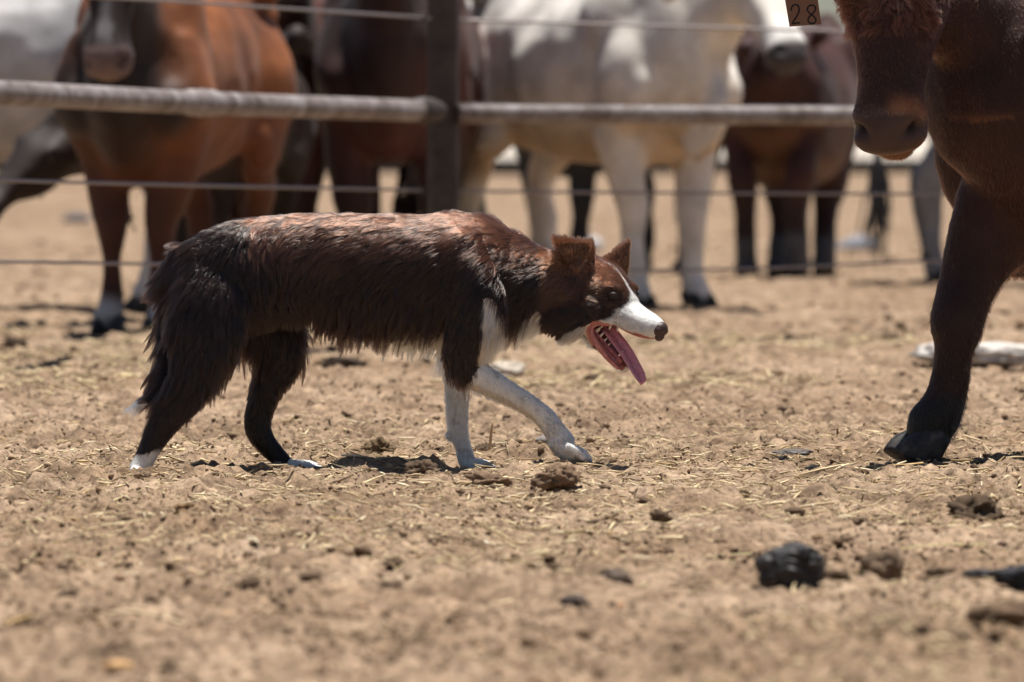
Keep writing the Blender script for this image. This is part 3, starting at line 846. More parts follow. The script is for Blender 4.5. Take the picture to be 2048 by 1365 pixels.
def dog_coat(p, n, soft=True):
    k = CAM_D / (CAM_D + p[:, 1])
    px = 1024 + p[:, 0] * 1000 * k; py = HOR + (CAM_H - p[:, 2]) * 1000 * k
    wob = noise3(p * 90, 13) * 5
    u, v, w = to_head(p)
    px = px + wob; py = py + noise3(p * 90 + 31, 14) * 5
    head = (u > -75) & (np.abs(v) < 80) & (px > 1085) & (py < 760)
    # white below the line from the stop to the throat
    ub = np.array([-140, -70, -45, -20, 0, 15, 27, 34, 140.]); wb = np.array([-70, -56, -42, -23, -5, 10, 30, 66, 90.])
    wh = head & (w + wob * 1.0 < np.interp(u, ub, wb))
    blaze = head & (np.abs(v + 1) < np.interp(u, [-78, -40, 0, 20, 34], [0.3, 1.3, 1.8, 4, 20])) & (w > 25) & (u > -75)
    wh |= blaze
    bib = poly_mask(px, py, [(966, 596), (992, 604), (1010, 642), (1030, 664), (1048, 642), (1078, 620), (1094, 660), (1180, 652), (1210, 730), (1060, 740), (955, 730), (966, 660)])
    wh |= bib & ~head & (p[:, 2] > .2)
    near_f = (p[:, 1] < -.03) & (py > 690) & (px > 900) & (px < 1200)
    wh |= near_f & ((px - 980) * 70 + (py - 700) * 45 > 0)
    far_f = (p[:, 1] >= -.02) & (py > 700) & (px > 860) & (px < 1040)
    wh |= far_f
    wh |= (px < 330) & (py > 914 - (px - 265) * .25) & (p[:, 1] < 0)
    wh |= (px > 574 + (932 - py) * .5) & (px < 720) & (py > 890)
    wh |= (px < 298) & (py > 780) & (py < 865) & (p[:, 1] > -.068)
    col = np.where(wh[:, None], WHITE, BROWN)
    cr = (px > 770) & (px < 905) & (py > 655) & (py < 705) & (n[:, 2] < -.55) & (np.abs(p[:, 1]) < .06)
    col = np.where(cr[:, None], CREAM, col)
    mud = sm(noise3(p * 60, 43) + .8 * noise3(p * 140, 44), .35, .95) * (p[:, 2] < .24) * wh
    col = col * (1 - .35 * mud[:, None]) + np.array([.20, .13, .085]) * .35 * mud[:, None]
    # yellowish wet stain on throat, bib underside and behind the near foreleg
    st = (bib & (py > 655)) | (near_f & wh & (n[:, 2] < -.45) & (px < 1090)) | (head & wh & (py > 668) & (u < 20))
    col = np.where((st & wh)[:, None], CREAM * .55 + WHITE * .45, col)
    red = np.clip((548 - py + 30 * noise3(p * 14, 47)) / 130, 0, 1) * (px > 500)  # sunlit back painted into the coat: brown brightens upwards
    hd = (px > 1085) & (py < 620)  # top of the head gets painted sunlight as well
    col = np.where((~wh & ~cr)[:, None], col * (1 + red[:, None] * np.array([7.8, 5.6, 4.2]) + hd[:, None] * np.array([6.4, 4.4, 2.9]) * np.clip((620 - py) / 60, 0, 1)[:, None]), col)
    return col, wh, px, py, (u, v, w), head

_F = np.array([
    # px, py, dx, dy, len, lift, clump
    (1310, 648, -1, -.5, 3, .1, .1), (1280, 640, -1, -.3, 6, .16, .25), (1250, 598, -.8, -.6, 8, .16, .3), (1215, 540, -1, -.5, 13, .25, .4), (1205, 565, -1, -.2, 13, .25, .4), (1235, 570, -.8, -.6, 8, .2, .35), (1215, 615, -1, .1, 11, .2, .35),
    (1180, 620, -1, .15, 15, .2, .45), (1150, 625, -.9, .35, 17, .15, .45), (1120, 645, -.6, .8, 24, .2, .55), (1120, 600, -.9, .4, 18, .2, .4), (1110, 560, -.9, .3, 22, .3, .4),
    (1150, 500, .0, -1, 10, .5, .3), (1148, 488, 0, -1, 13, .6, .3), (1150, 540, .1, .8, 12, .3, .4), (1185, 540, .3, .2, 12, .4, .4), (1108, 530, -.6, -.2, 14, .4, .4), (1250, 505, .3, -1, 8, .3, .2), (1232, 535, .2, -1, 8, .3, .2),
    (1210, 715, -.8, -.3, 5, .2, .3), (1240, 732, -.4, .6, 5, .3, .3), (1180, 675, -1, .5, 12, .25, .4), (1130, 680, -.6, 1, 26, .3, .5),
    (1090, 510, -1, .30, 36, .35, .4), (1060, 600, -.75, .75, 44, .3, .5), (1030, 655, -.3, 1, 58, .35, .6), (1000, 470, -1, .22, 46, .5, .55), (1020, 540, -.95, .5, 46, .3, .45), (1050, 690, -.15, 1, 60, .35, .6), (985, 655, -.05, 1, 56, .35, .6),
    (940, 435, -1, .15, 38, .3, .4), (960, 540, -.8, .7, 40, .22, .5), (900, 500, -.95, .45, 36, .18, .45),
    (850, 430, -1, .12, 33, .2, .62), (700, 428, -1, .12, 31, .18, .62), (550, 430, -1, .18, 32, .2, .62), (450, 450, -.9, .45, 36, .22, .5), (760, 480, -.95, .35, 34, .2, .68), (620, 480, -.95, .4, 34, .2, .68),
    (850, 550, -.75, .75, 36, .14, .6), (700, 550, -.7, .8, 36, .14, .6), (610, 560, -.55, .9, 38, .18, .65), (850, 640, -.35, 1, 46, .22, .8), (760, 640, -.35, 1, 50, .25, .82), (690, 630, -.3, 1, 48, .25, .82), (640, 630, -.15, 1, 44, .25, .8), (880, 675, -.2, 1, 40, .25, .8),
    (380, 490, -.8, .7, 42, .45, .7), (430, 520, -.55, .9, 42, .4, .7), (490, 480, -.2, 1, 40, .35, .65), (530, 530, .35, 1, 40, .4, .75), (570, 590, .45, 1, 38, .4, .75), (480, 560, -.1, 1, 42, .4, .75),
    (440, 620, -.15, 1, 48, .25, .65), (540, 650, 0, 1, 34, .2, .6), (400, 700, -.15, 1, 50, .22, .65), (350, 600, -.65, 1, 48, .5, .7), (335, 700, -.55, 1, 48, .5, .7), (345, 540, -.9, .7, 46, .55, .75), (460, 720, -.05, 1, 46, .25, .75), (500, 720, -.1, 1, 40, .25, .75),
    (370, 790, -.4, 1, 30, .2, .6), (310, 770, -.75, .9, 38, .4, .6), (330, 840, -.45, 1, 14, .15, .4), (300, 880, -.35, 1, 8, .12, .2), (270, 950, -.2, 1, 4, .1, .1),
    (600, 690, .0, 1, 24, .4, .6), (575, 750, -.2, 1, 14, .3, .5), (530, 800, -.1, 1, 9, .15, .3), (500, 770, -.4, 1, 20, .4, .6), (515, 870, .2, 1, 6, .1, .2), (560, 910, .6, .8, 5, .1, .1), (620, 935, 1, .2, 4, .1, .1),
    (270, 820, -1, .25, 44, .2, .6), (300, 798, -1, .35, 44, .25, .6),
    (930, 590, -.35, 1, 24, .12, .4), (930, 680, -.2, 1, 18, .12, .5), (920, 740, -.15, 1, 30, .2, .75), (890, 700, -.3, 1, 26, .3, .7), (985, 745, .6, .8, 12, .25, .55), (960, 775, .1, 1, 9, .3, .7), (1050, 800, .7, .7, 11, .25, .5), (1040, 815, .3, 1, 6, .3, .5), (1100, 860, .6, .8, 9, .25, .45), (1150, 905, .6, .8, 6, .2, .3),
    (895, 745, -.2, 1, 20, .3, .75), (920, 800, 0, 1, 12, .25, .55), (895, 800, -.25, 1, 17, .4, .7), (925, 900, 0, 1, 6, .2, .3), (980, 940, 1, .3, 3, .1, .1)], float)
_kd = kdtree.KDTree(len(_F))
for _i, _r in enumerate(_F): _kd.insert((_r[0], _r[1], 0), _i)
_kd.balance()

def dog_params(p, n):
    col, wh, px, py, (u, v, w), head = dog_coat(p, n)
    N = len(p)
    Q = np.empty((N, 5))
    for i in range(N):
        a = _kd.find_n((px[i], py[i], 0), 4)
        wt = np.array([1 / (d + 6) ** 2 for _, _, d in a]); ix = [k for _, k, _ in a]
        Q[i] = (wt[:, None] * _F[ix, 2:]).sum(0) / wt.sum()
    D = np.zeros((N, 3)); D[:, 0] = Q[:, 0]; D[:, 2] = -Q[:, 1]
    trunk = (px > 420) & (px < 1000) & (py < 720)
    # coat falls outwards from the spine
    D[:, 1] += np.where(trunk | ((px >= 1000) & (py < 620) & ~head), np.sign(p[:, 1]) * .30 * np.clip(n[:, 2], 0, 1), 0)
    L = Q[:, 2] * np.where(Q[:, 2] > 25, .86, 1.0)
    under = np.clip(-n[:, 2], 0, 1)
    fr = (px > 625) & (px < 900) & (py < 720) & (p[:, 2] > .2)
    L = L * np.where(fr, 1 + .15 * under, 1.0)
    # mouth, eye rims and nose leather stay bare
    ey = np.minimum(np.linalg.norm(p - HP(4, -31, 39), axis=1), np.linalg.norm(p - HP(4, 31, 39), axis=1))
    L = np.where(ey < .017, L * .4, L)
    g = np.where(L > 20, .35, .05)
    g = np.where(fr & (under > .25), .9, g)
    L = L * (1 + .25 * noise3(p * 30, 17))
    jit = np.where(L > 12, .12, .16)
    th = np.where(L < 9, .8, 1.0)
    lift = .62 * Q[:, 3] * (1 + .3 * noise3(p * 18, 19))
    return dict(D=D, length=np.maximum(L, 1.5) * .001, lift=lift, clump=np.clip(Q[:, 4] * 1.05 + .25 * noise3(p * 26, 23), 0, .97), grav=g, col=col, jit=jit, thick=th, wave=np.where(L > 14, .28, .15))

def mouth_mask(p):
    """bare pink skin: roof of the mouth, inside of the lower jaw, gums"""
    u, v, w = to_head(p)
    return u, v, w

def build_dog():
    dog = empty('dog', (0, 0, 0), 'wet brown and white border-collie type dog stalking across the dirt, tongue hanging out', 'dog')
    me, J = build_dog_body()
    v = get_co(me); n = get_no(me)
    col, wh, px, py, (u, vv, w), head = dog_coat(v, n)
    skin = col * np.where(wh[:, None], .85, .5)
    # bare mouth skin: upper lip underside and roof, floor of the lower jaw
    fu = n @ hu; ff = n @ hf
    roof = head & (u > -16) & (u < 92) & (w < -12) & (w > -34) & (fu < -.45) & (py < 690)
    t0 = np.array([u + 58, w + 14])
    o0, o1 = J(0, 0), J(100, 0); dx, dz = (o1[0] - o0[0]) / 100, (o1[1] - o0[1]) / 100
    tt = t0[0] * dx + t0[1] * dz; oo = -t0[0] * dz + t0[1] * dx
    jn = -ff * dz + fu * dx
    floor = head & (tt > 16) & (tt < 124) & (oo > -1) & (oo < 24) & (jn > -.15) & (np.abs(vv) < 36)
    gum = head & (tt > 22) & (tt < 122) & (oo > -9) & (oo <= 0) & (jn > -.55) & (np.abs(vv) > 6)
    lp = catmull(np.array([HPX(a_, b_, c_) for a_, b_, c_ in ((1215, 652, -30), (1190, 648, -34), (1180, 658, -35), (1186, 678, -33), (1200, 698, -29), (1222, 722, -22), (1240, 738, -15))]), 6)
    lm = lp - HO; lp2 = lp - 2 * (lm @ hl)[:, None] * hl[None]
    ld = np.minimum(np.linalg.norm(v[:, None] - lp[None], axis=2).min(1), np.linalg.norm(v[:, None] - lp2[None], axis=2).min(1)) if False else np.full(len(v), 1.0)
    near = np.nonzero(head)[0]
    ld[near] = np.minimum(np.linalg.norm(v[near][:, None] - lp[None], axis=2).min(1), np.linalg.norm(v[near][:, None] - lp2[None], axis=2).min(1))
    lipf = head & (ld < .0085)
    floor &= (tt > 34) & (np.abs(vv) < np.interp(tt, [34, 50, 70, 124], [17, 24, 20, 13])); gum &= tt > 48
    bare = roof | floor | gum | lipf
    inner = np.where((np.abs(vv) < 15)[:, None], PINK * .45, PINK * .85)
    skin = np.where(bare[:, None], inner, skin)
    lipd = head & (tt > 66) & (tt < 125) & (oo > -10) & (oo <= -4) & (noise3(v * 60, 41) > -.1)
    skin = np.where(lipd[:, None], np.array([.03, .018, .016]), skin)
    lipu = head & (u > 55) & (u < 104) & (w < -9) & (w > -26) & (fu < .1)
    skin = np.where(lipu[:, None], PINK * .75, skin)
    rim = np.minimum(np.linalg.norm(v - HP(4, -31, 39), axis=1), np.linalg.norm(v - HP(4, 31, 39), axis=1)) < .0095
    skin = np.where(rim[:, None], np.array([.018, .010, .008]), skin)
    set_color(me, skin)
    M = skin_material('dog_skin', .5, 0, .15, 900, .3, .2)
    body = link('body', me, M, dog)
    bm = np.where(bare | lipu, 1.0, 0.0)
    kd = kdtree.KDTree(int(bm.sum()) + 1)
    for q in v[bm > 0]: kd.insert(q, 0)
    kd.insert((99, 99, 99), 0); kd.balance()
    def weight(c, nn):
        d = np.array([kd.find(x)[2] if x[0] > .12 else 1.0 for x in c])
        hu_, hv_, hw_ = to_head(c)
        wgt = np.where(d < .0045, 0.0, 1.0)
        nose = (hu_ > 88) & (c[:, 0] > .2)
        wgt[nose] = 0
        kx = 1024 + c[:, 0] * 1000; ky = 945 - c[:, 2] * 1000
        hd = (kx > 1090)
        wgt[np.linalg.norm(c - HP(6, -34, 38), axis=1) < .0095] = 0
        wgt = wgt * np.where(hd, 4.5, 1.0) * np.where(ky > 780, 1.6, 1.0)
        return wgt
    fm = fur_material('dog_fur', .24, .30, .42)
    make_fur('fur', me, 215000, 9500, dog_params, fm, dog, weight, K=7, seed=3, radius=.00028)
    # wet pointed strands hanging from belly, thighs, elbow and chest
    def fringe_w(c, nn):
        kx = 1024 + c[:, 0] * 1000; ky = 945 - c[:, 2] * 1000
        b = (kx > 630) & (kx < 895) & (ky > 600) & (ky < 720) & (nn[:, 2] < -.15)
        t = ((kx < 520) & (ky > 680) & (ky < 815) & (nn[:, 2] < .1) & (kx > 360)) | ((kx > 485) & (kx < 520) & (ky > 700) & (ky < 770))
        r = (kx < 360) & (ky > 520) & (ky < 790) & (nn[:, 0] < -.2)
        e = (kx > 905) & (kx < 938) & (ky > 735) & (ky < 790) & (c[:, 1] < -.03)
        k = (kx > 975) & (kx < 1075) & (ky > 640) & (ky < 715) & (nn[:, 2] < -.2) & (np.abs(c[:, 1]) < .06)
        f = (kx > 595) & (kx < 640) & (ky > 630) & (ky < 720)
        return b * 1.0 + t * .5 + r * 1.6 + e * .7 + k * .7 + f * .6 + 1e-9
    def fringe_p(p, n):
        q = dog_params(p, n)
        kx = 1024 + p[:, 0] * 1000
        b = (kx > 630) & (kx < 895)
        q['length'] = np.where(b, .058, np.where(kx > 900, .034, np.where(kx < 365, .060, .050))) * (1 + .5 * noise3(p * 25, 37))
        q['clump'] = np.full(len(p), .95); q['grav'] = np.where(b, .8, .45); q['jit'] = np.full(len(p), .12); q['lift'] = np.full(len(p), .22)
        q['D'] = q['D'] + np.array([-.12, 0, -.5]) * b[:, None]
        return q
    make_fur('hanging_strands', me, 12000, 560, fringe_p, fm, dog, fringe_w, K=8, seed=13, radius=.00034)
    # nose leather ------------------------------------------------------------
    A = Acc()
    ax = np.array([hf, hl, hu])
    A.ball(HP(93, 0, 9), np.array([12, 15, 12]) * HS, ax)
    A.ball(HP(95, 0, -2), np.array([8, 11, 11]) * HS, ax)
    for s in (-1, 1): A.ball(HP(94, s * 9, 6), np.array([9, 7.5, 8.5]) * HS, ax)
    nm = remesh(A, 'nose', .0012, 4)
    q = get_co(nm); nn = get_no(nm)
    for s in (-1, 1):
        r = np.linalg.norm(q - HP(104, s * 8.5, 4), axis=1)
        q -= nn * (.003 * np.exp(-(r / .0032) ** 2))[:, None]
    r = np.abs(to_head(q)[1]); q -= nn * (.0013 * np.exp(-(r / 1.1) ** 2) * (to_head(q)[0] > 99))[:, None]
    set_co(nm, q)
    m = Mat('nose_leather', .38, .45, (.055, .030, .026)); m.bump(m.noise(900, 3, .6, m.coord()), .5, .0012)
    link('nose', nm, m.m, dog)
    # eyes --------------------------------------------------------------------
    for s in (-1, 1):
        c = HP(3.0, s * 29.5, 39); g = norm(.80 * hf + s * .60 * hl + .05 * hu)
        A = Acc(); A.ball(c, .0108, seg=20, ring=14)
        m = Mat('eye', .06, .6)
        co = m.n('ShaderNodeVectorMath'); co.operation = 'DISTANCE'; m.l(m.coord(), co.inputs[0]); co.inputs[1].default_value = tuple(c + g * .0108)
        mr = m.n('ShaderNodeMapRange'); mr.inputs['From Max'].default_value = .02; m.l(co.outputs['Value'], mr.inputs[0])
        m.color(m.ramp(mr.outputs[0], [(.0, (.004, .004, .004)), (.15, (.005, .004, .004)), (.18, (.15, .13, .09)), (.29, (.09, .07, .045)), (.33, (.01, .007, .006)), (.40, (.06, .045, .035))]))
        link('eye', A.mesh('eye'), m.m, dog)
        # lids
        for up_, dz in ((1, 3.9), (-1, -3.3)):
            A = Acc()
            pts = []
            sd = norm(np.cross(g, hu))
            for t in np.linspace(-1, 1, 7):
                pts.append([*(c + g * .0101 * math.sqrt(max(0.0, 1 - .55 * t * t)) + sd * t * .0110 + hu * up_ * .0011 * abs(dz) * (1 - t * t) ** .7), .0027, .0024])
            A.loft(np.array(pts), hu, seg=7, sub=2)
            link('eyelid', A.mesh('eyelid'), M2, dog)
    # tongue ------------------------------------------------------------------
    tr = []
    for px_, py_, vv_, wd, th in [(1198, 658, -2, 13, 5.5), (1216, 666, -3, 15, 5.5), (1233, 686, -4, 16, 5), (1249, 708, -5, 16, 4.5), (1263, 731, -6, 15, 4), (1274, 750, -7, 14, 3.6), (1282, 764, -7.5, 10, 3.2)]:
        tr.append([*HPX(px_, py_, vv_), wd * .001, th * .001, th * .001])
    A = Acc(); tl = norm(np.array([.70, .62, .38])); A.loft(np.array(tr), tl, seg=20, sub=5, dome=.8)
    tm = A.mesh('tongue')
    q = get_co(tm); nn = get_no(tm)
    ctr = catmull(np.array(tr), 8)[:, :3]
    dd = np.linalg.norm(q[:, None] - ctr[None], axis=2); ci = dd.argmin(1)
    tang = norm(np.gradient(ctr, axis=0))[ci]
    off = q - ctr[ci]; sd = norm(tl - tang * np.sum(tl * tang, 1, keepdims=True)); upv = np.cross(sd, tang)
    upv = upv * np.where(np.sum(upv * hf, 1, keepdims=True) < 0, -1, 1)
    s_ = np.sum(off * sd, 1)
    q += upv * (.55 * np.abs(s_) - .0045 * np.exp(-(s_ / .0028) ** 2))[:, None]      # gutter down the middle
    set_co(tm, q)
    m = Mat('tongue_skin', .22, .6); co = m.coord()
    m.color(m.ramp(m.noise(120, 4, .6, co), [(.3, (.54, .19, .24)), (.7, (.74, .33, .36))]))
    m.b.inputs['Subsurface Weight'].default_value = .25; m.b.inputs['Subsurface Radius'].default_value = (.006, .002, .0015)
    m.bump(m.noise(700, 2, .6, co), .35, .001)
    link('tongue', tm, m.m, dog)
    lipm = Mat('lip_skin', .32, .5); lipm.color(lipm.ramp(lipm.noise(110, 3, .6, lipm.coord()), [(.3, (.34, .10, .09)), (.65, (.62, .25, .21))]))
    for s in (-1, 1):
        A = Acc(); rr_ = []
        for a_, b_, c_, r_ in ((1214, 650, 27, .0022), (1194, 648, 34, .0038), (1182, 656, 37, .0050), (1185, 674, 36.5, .0062), (1197, 694, 32.5, .0060), (1216, 717, 25.5, .0052), (1236, 736, 17, .0032)):
            q_ = to_head(HPX(a_, b_, -c_)); rr_.append([*HP(q_[0], s * c_, q_[2]), .0030, r_])
        A.loft(np.array(rr_), hl, seg=10, sub=5); link('lip', A.mesh('lip'), lipm.m, dog)
    # teeth of the lower jaw and the gum ridge ----------------------------------
    ivory = Mat('tooth_ivory', .25, .5, (.78, .72, .58)).m
    gumm = Mat('gum_skin', .28, .5); gumm.color(gumm.ramp(gumm.noise(150, 3, .6, gumm.coord()), [(.35, (.20, .055, .06)), (.65, (.50, .15, .14))]))
    for s in (-1, 1):
        A = Acc()
        gr = []
        for t, o, w_ in [(36, 6, 27), (46, 4, 25), (66, 2.5, 19), (90, 3.5, 14), (112, 5, 10)]:
            a, b = J(t, o); gr.append([*HP(a, s * w_, b), .0042, .006, .008])
        A.loft(np.array(gr), hl, seg=10, sub=4)
        link('gum', A.mesh('gum'), gumm.m, dog)
        for t, o, w_, hgt, wid in [(36, 11, 27, 9, 7.5), (47, 10, 24.5, 9.5, 7), (57, 9, 22, 7.5, 5), (67, 8, 19, 6.5, 4.2), (77, 8, 17, 4.5, 3.2), (102, 10, 12, 12, 4), (110, 9, 6, 6, 2.8), (112, 9, 2.2, 5.5, 2.6)]:
            a, b = J(t, o - 3); a2, b2 = J(t + .6, o + hgt)
            A = Acc(); A.loft(np.array([[*HP(a, s * w_, b), wid * .33 * HS, wid * .5 * HS], [*HP((a + a2) / 2, s * w_, (b + b2) / 2), wid * .30 * HS, wid * .42 * HS], [*HP(a2, s * w_, b2), .3 * HS, .5 * HS]]), hl, seg=8, sub=2)
            link('tooth', A.mesh('tooth'), ivory, dog)
        for uu, wv, hgt, wid in [(-4, 27, 8, 8), (10, 24, 7, 7), (24, 21, 5, 5)]:
            A = Acc(); A.loft(np.array([[*HP(uu, s * wv, -14), wid * .3 * HS, wid * .5 * HS], [*HP(uu, s * wv, -14 - hgt), .4 * HS, .6 * HS]]), hl, seg=8, sub=2)
            link('tooth', A.mesh('tooth'), ivory, dog)
    # thin pale cord collar -----------------------------------------------------
    A = Acc(); pts = []
    cc = DG(1096, 576, -.006); tn = norm(DG(1150, 584, -.012) - DG(1050, 568, 0)); s1 = norm(np.array([0, 1, 0]) - tn * tn[1]); u1 = np.cross(tn, s1)
    for a in np.linspace(0, 2 * np.pi, 33): pts.append([*(cc + s1 * math.cos(a) * .057 + u1 * math.sin(a) * .076), .0012, .0012])
    A.loft(np.array(pts), tn, seg=8, sub=1)
    link('collar', A.mesh('collar'), Mat('collar_cord', .5, .4, (.75, .73, .70)).m, dog)
    # claws -----------------------------------------------------------------------
    cm = Mat('claw_horn', .35, .5, (.10, .075, .06)).m
    for px_, py_, yy, dx, dy in [(1166, 917, -86, 8, 6), (1177, 919, -70, 8, 6), (1176, 919, -55, 8, 6), (1164, 917, -42, 8, 6), (977, 942, 27, 9, 4), (989, 944, 39, 9, 4), (989, 944, 53, 9, 4),
                                 (632, 941, 48, 9, 3), (642, 942, 61, 9, 3), (642, 942, 75, 9, 3), (632, 941, 88, 9, 3)]:
        A = Acc(); A.loft(rows([(px_, py_, yy, 2.6, 3.2), (px_ + dx * .6, py_ + dy * .4, yy, 2.0, 2.4), (px_ + dx, py_ + dy, yy, .6, .7)]), seg=8, sub=2)
        link('claw', A.mesh('claw'), cm, dog)
    for a, b, c in [(1150, 925, -64), (960, 948, 47), (275, 970, -80), (615, 947, 68), (262, 970, -80), (935, 948, 47)]:
        q = DG(a, b, c * .001); CONTACT.append((q[0], q[1], q[2] - (.006 if a == 1150 else 0)))
    return dog
M2 = Mat('lid_skin', .4, .4, (.02, .012, .010)).m
STALK_LABELS = ['long straight pale stalk just below the pushing hind paw', 'tan stalk end beside the pushing hind paw', 'pale flat stalk under the forward hind paw', 'arched pale stalk bending over a brown clod, left of centre', 'pale stalk to the right of the arched one', 'long blurred stalk across the lower left dirt', 'short golden stalk at the lower left edge', 'pale splinter of straw below the forward hind paw, left of the white flake', 'white straw flake below the clods in front of the paws', 'pale stalk lying just in front of the big hoof', 'golden stalk right below the big hoof', "thin golden stalk running under the big hoof's stalks", 'short pale stalk left of the ridged dung lump, higher up', 'orange stalk behind the round brown lump', 'long yellowish stalk right of the round brown lump', 'long greenish stalk left of the ridged dung lump', 'thin stalk leaning against the clod before the lifted forepaw', 'short stalk standing beside that clod before the lifted forepaw', 'greenish stalk by the dark clod at the left', 'pale stalk at the left edge level with the hind paw', 'pale stalk left of the hind paw, further back', 'upright golden stalk between the two hind paws', "pale stalk just behind the forward hind paw's toes", 'curved blurred stalk in the lower middle dirt', 'blurred pale stalk left of the dark grey stone', 'blurred stalk beside the orange brick chip', 'curved stalk between the round lump and the edge', 'golden stalk between the two clods before the forepaws', 'long pale stalk right of centre above the ridged dung', 'thin stalk below the shadow of the belly', 'very thin pale stalk at the right edge beneath the cow', 'short pale stalk in the belly shadow', 'thin pale stalk below the dark clod under the chest', 'pale stalk right of the white flake', 'thin stalk to the right of the lifted forepaw']
CLOD_LABELS = ['flat dark clod left of the white straw flake', 'dark clod second below the white flake, left side', 'wide dark clod below the middle, left of the stones', 'small dark clod in the lower left middle', 'tiny dark clod just above the lower left middle one', 'small dark clod right of the clods before the forepaws', 'dark clod below and right of the lifted forepaw', 'dark clod between forepaws and big hoof', "small dark clod below the big hoof's straw", 'low clod in the blurred dirt below the dark grey stone', 'low clod left of the one below the dark stone', 'wide low clod below the ridged dung lump', 'small clod in the lower right corner area', 'small dark clod at the bottom right of the middle', 'wide low clod below the round brown lump', 'flat clod at the left under the hind paw', 'flat clod below the long pale stalk at left', 'dark clod in the blurred dirt left of centre']
# ------------------------------------------------------------------ fence
def build_fence():
    A = Mat('rusty_pipe', .62, .4); co = A.coord()
    c = A.ramp(A.noise(9, 6, .65, co, .5), [(.32, (.10, .07, .058)), (.5, (.25, .212, .20)), (.7, (.40, .375, .37))])
    A.color(A.mix(.6, c, A.ramp(A.noise(70, 4, .6, co), [(.35, (.45, .40, .37)), (.65, (1, 1, 1))]), 'MULTIPLY'))
    A.b.inputs['Metallic'].default_value = .1; A.bump(A.noise(90, 4, .6, co), .35, .004)
    B = Mat('dark_post_steel', .6, .35); co = B.coord()
    B.color(B.ramp(B.noise(14, 6, .65, co), [(.35, (.030, .022, .020)), (.6, (.060, .046, .040)), (.8, (.11, .075, .055))])); B.bump(B.noise(60, 4, .6, co), .3, .004)
    W = Mat('galvanised_wire', .45, .5, (.26, .23, .225)); W.b.inputs['Metallic'].default_value = .55
    top = PX(886, 0, 25.2)
    fence = empty('pipe_fence', (top[0], top[1], 0), 'rusty pipe and wire cattle fence with a dark steel post behind the dog', 'fence')
    off = np.array([top[0], top[1], 0.0])
    def tube(name, pts, r, mat, seg=18, sub=6):
        acc = Acc(); acc.loft(np.array([[*(np.array(p) - off), r, r] for p in pts]), (0, .15, 1) if abs(np.array(pts[-1]) - np.array(pts[0]))[2] < .5 else (0, 1, 0), seg=seg, sub=sub, dome=.1)
        return link(name, acc.mesh(name), mat, fence)
    def post(x, y):
        p = tube('post', [(x, y, -.3), (x, y, .6), (x, y, 1.52)], .0505, B.m, 24, 3)
        acc = Acc(); acc.loft(np.array([[x - off[0], y - off[1], 1.522, .053, .053], [x - off[0], y - off[1], 1.535, .050, .050]]), (0, 1, 0), seg=24, sub=1, dome=.3); link('post_cap', acc.mesh('post_cap'), B.m, p)
        return p
    px_, py_ = top[0], top[1]
    p0 = post(px_, py_)
    nl, nr_ = PX(-60, 0, 21.55), PX(2200, 0, 26.1)
    dl = norm((nl - top)[:2]); dr = norm((nr_ - top)[:2])
    post(px_ + dl[0] * 4.7, py_ + dl[1] * 4.7); post(px_ + dr[0] * 3.0, py_ + dr[1] * 3.0)
    fd = lambda x: 25.2 + (21.75 - 25.2) * (886 - x) / 886 if x <= 886 else 25.2 + .7 * (x - 886) / 1160
    # photo rows of each line: left ... post | post ... right
    ext = -420
    q = lambda x, y: PX(x, y, fd(x) - .055)
    tube('rail', [q(-400, 166), q(0, 186), q(420, 207), q(842, 222)], .0345, A.m)
    tube('rail', [q(918, 227), q(1300, 229), q(1690, 231), q(2350, 236)], 0.0325, A.m)
    for x, y in ((402, 206),):
        acc = Acc(); d0 = q(x - 26, y - 1.2) - off; d1 = q(x + 26, y + 1.3) - off
        acc.loft(np.array([[*(d0 * (1 - t) + d1 * t), r, r] for t, r in ((0, .0365), (.15, .0405), (.35, .0395), (.5, .0425), (.65, .0395), (.85, .0405), (1, .0365))]), (0, .15, 1), seg=18, sub=2, dome=.1)
        link('pipe_coupling', acc.mesh('pipe_coupling'), A.m, fence)
    # saddle clamp where the rail meets the post
    acc = Acc(); a = q(836, 221) - off; b = q(866, 223) - off
    acc.loft(np.array([[*a, .041, .041], [*(a * .5 + b * .5), .044, .046], [*b, .036, .05]]), (0, .15, 1), seg=14, sub=3, dome=.3); acc.ball(q(852, 207) - off + np.array([0, -.03, 0]), .014)
    link('rail_clamp', acc.mesh('rail_clamp'), B.m, fence)
    for L, Rr in (([(-300, -26), (250, -2), (560, 17), (850, 36)], [(918, 40), (1300, 52), (1680, 63), (2350, 84)]),
                  ([(-300, 350), (0, 361), (420, 372), (842, 381)], [(916, 383), (1300, 386), (1850, 389), (2350, 392)]),
                  ([(-300, 522), (0, 524), (330, 529), (860, 536)], [(912, 538), (1290, 541), (1560, 536), (1868, 522), (2350, 512)])):
        for t in (L, Rr): tube('wire', [q(*p) for p in t], .0046, W.m, 10, 8)
    for y in (36, 381):
        acc = Acc(); c = q(852, y) - off
        pts = [[*(c + np.array([.012 * math.cos(a) + .002 * a - .02, -.02 + .012 * math.sin(a), .01 * math.sin(a * .5)])), .0042, .0042] for a in np.linspace(0, 12, 26)]
        acc.loft(np.array(pts), (0, .3, 1), seg=8, sub=1); link('wire_tie', acc.mesh('wire_tie'), B.m, fence)

